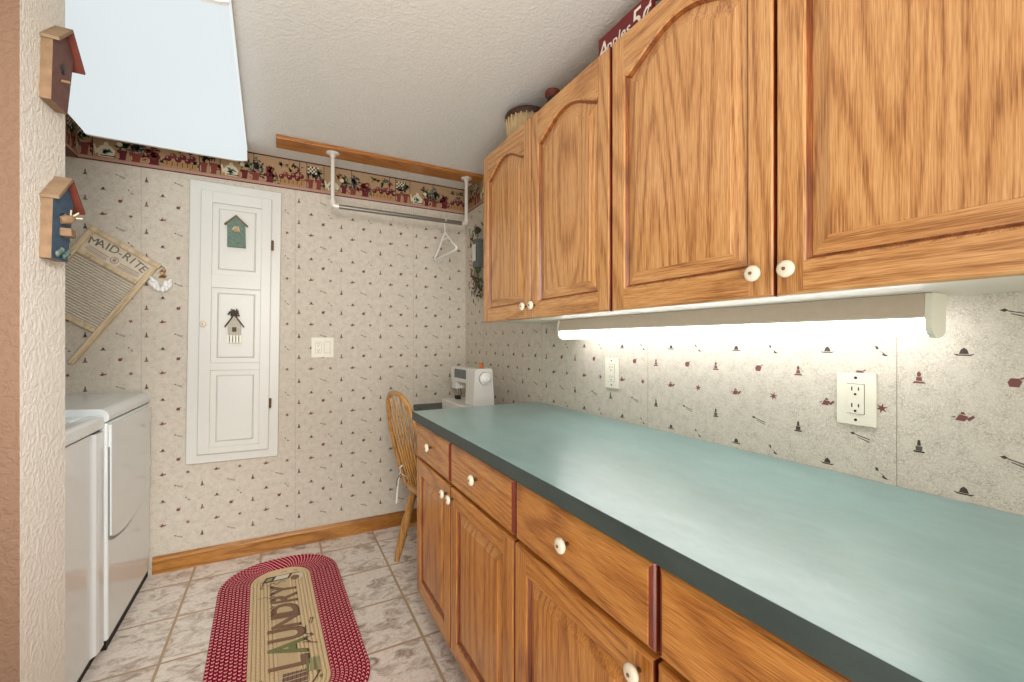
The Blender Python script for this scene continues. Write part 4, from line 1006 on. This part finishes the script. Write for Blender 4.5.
for (y, z, m) in ((2.725, 1.735, 'petal'), (2.70, 1.755, 'petal'), (2.715, 1.705, 'petal'), (2.69, 1.725, 'petal'), (2.61, 1.66, 'leaf2'), (2.635, 1.62, 'leaf2'), (2.66, 1.66, 'petal'), (2.72, 1.865, 'leaf2'), (2.735, 1.76, 'petal'), (2.70, 1.69, 'leaf2'), (2.69, 1.90, 'leaf2'), (2.585, 1.61, 'leaf2')):
    b = MB()
    for k in range(6):
        a = 2*PI*k/6
        b.lathe([(.0001, -.003), (.007, 0), (.0001, .003)], m, frame((XR-.03, y+.010*math.cos(a), z+.010*math.sin(a)), (0, 1, 0), (0, 0, 1)), 8)
    b.lathe([(.0001, -.004), (.008, 0), (.0001, .005)], 'gold', frame((XR-.033, y, z), (0, 1, 0), (0, 0, 1)), 8)
    b.build('flower', t)
b = MB(); b.tube([(XR-.004, 2.80, 2.0), (XR-.006, 2.785, 1.93), (XR-.01, 2.75, 1.87), (XR-.02, 2.68, 1.83)], .0018, 'grey_paint', 6); b.build('hanging_cord', t)

# ------------------------------------------------------------------ camera, light
cam = bpy.data.cameras.new('camera'); co = bpy.data.objects.new('camera', cam); COL.objects.link(co)
cam.sensor_width = 36; cam.lens = 433.5/1024*36; cam.clip_start = .02
co.location = (0, 0, 1.219); co.rotation_euler = (R(90), 0, -math.atan(232/433.5)); sc.camera = co
w = bpy.data.worlds.new('world'); sc.world = w; w.use_nodes = True
bg = w.node_tree.nodes['Background']; bg.inputs[0].default_value = (1, .96, .90, 1); bg.inputs[1].default_value = 1.0
def area(name, loc, rot, sx, sy, power, col):
    l = bpy.data.lights.new(name, 'AREA'); l.shape = 'RECTANGLE'; l.size = sx; l.size_y = sy; l.energy = power; l.color = col
    o = bpy.data.objects.new(name, l); COL.objects.link(o); o.location = loc; o.rotation_euler = rot
    return o
def spot(name, loc, to, power, ang, size, col, blend=.8):
    l = bpy.data.lights.new(name, 'SPOT'); l.energy = power; l.spot_size = R(ang); l.spot_blend = blend; l.shadow_soft_size = size; l.color = col
    o = bpy.data.objects.new(name, l); COL.objects.link(o); o.location = loc
    o.rotation_euler = (Vector(to)-Vector(loc)).to_track_quat('-Z', 'Y').to_euler(); return o
area('rear_fill_area', (-.2, -1.15, 1.35), (R(94), 0, R(-8)), 1.8, 1.6, 22, (1, .95, .88))  # added general fill behind the camera, not a fixture of the house
area('upward_fill_area', (.1, -.7, .3), (R(150), 0, R(-10)), 1.0, .8, 12, (1, .96, .92))  # added low behind the camera, aimed up to brighten the ceiling
spot('back_wall_fill_spot', (-.15, -.45, 1.75), (.0, 2.9, 1.15), 95, 62, .25, (1, .97, .94))  # unseen fill added to lift the back wall
spot('ceiling_fill_spot', (-.1, -.4, .8), (.3, 1.6, 2.3), 78, 84, .25, (1, .97, .94))  # extra fill put in to brighten the ceiling, no real source there
spot('floor_fill_spot', (.05, -.45, 2.1), (.0, 2.25, 0), 95, 34, .25, (1, .98, .96))  # invented spot, only lightens the floor and rug
spot('near_wall_fill_spot', (.40, -.3, 1.9), (-.5, 1.4, 1.3), 55, 50, .2, (1, .99, .97))  # added fill for the near wall face that the room lights barely reach
spot('appliance_fill_spot', (.42, -.35, 2.0), (-.62, 2.1, .5), 70, 34, .2, (.97, 1, 1))  # added out of view to whiten the washer and dryer
sc.view_settings.view_transform = 'Standard'; sc.view_settings.look = 'None'; sc.view_settings.exposure = 0; sc.view_settings.gamma = 1
sc.cycles.max_bounces = 8; sc.cycles.use_denoising = True
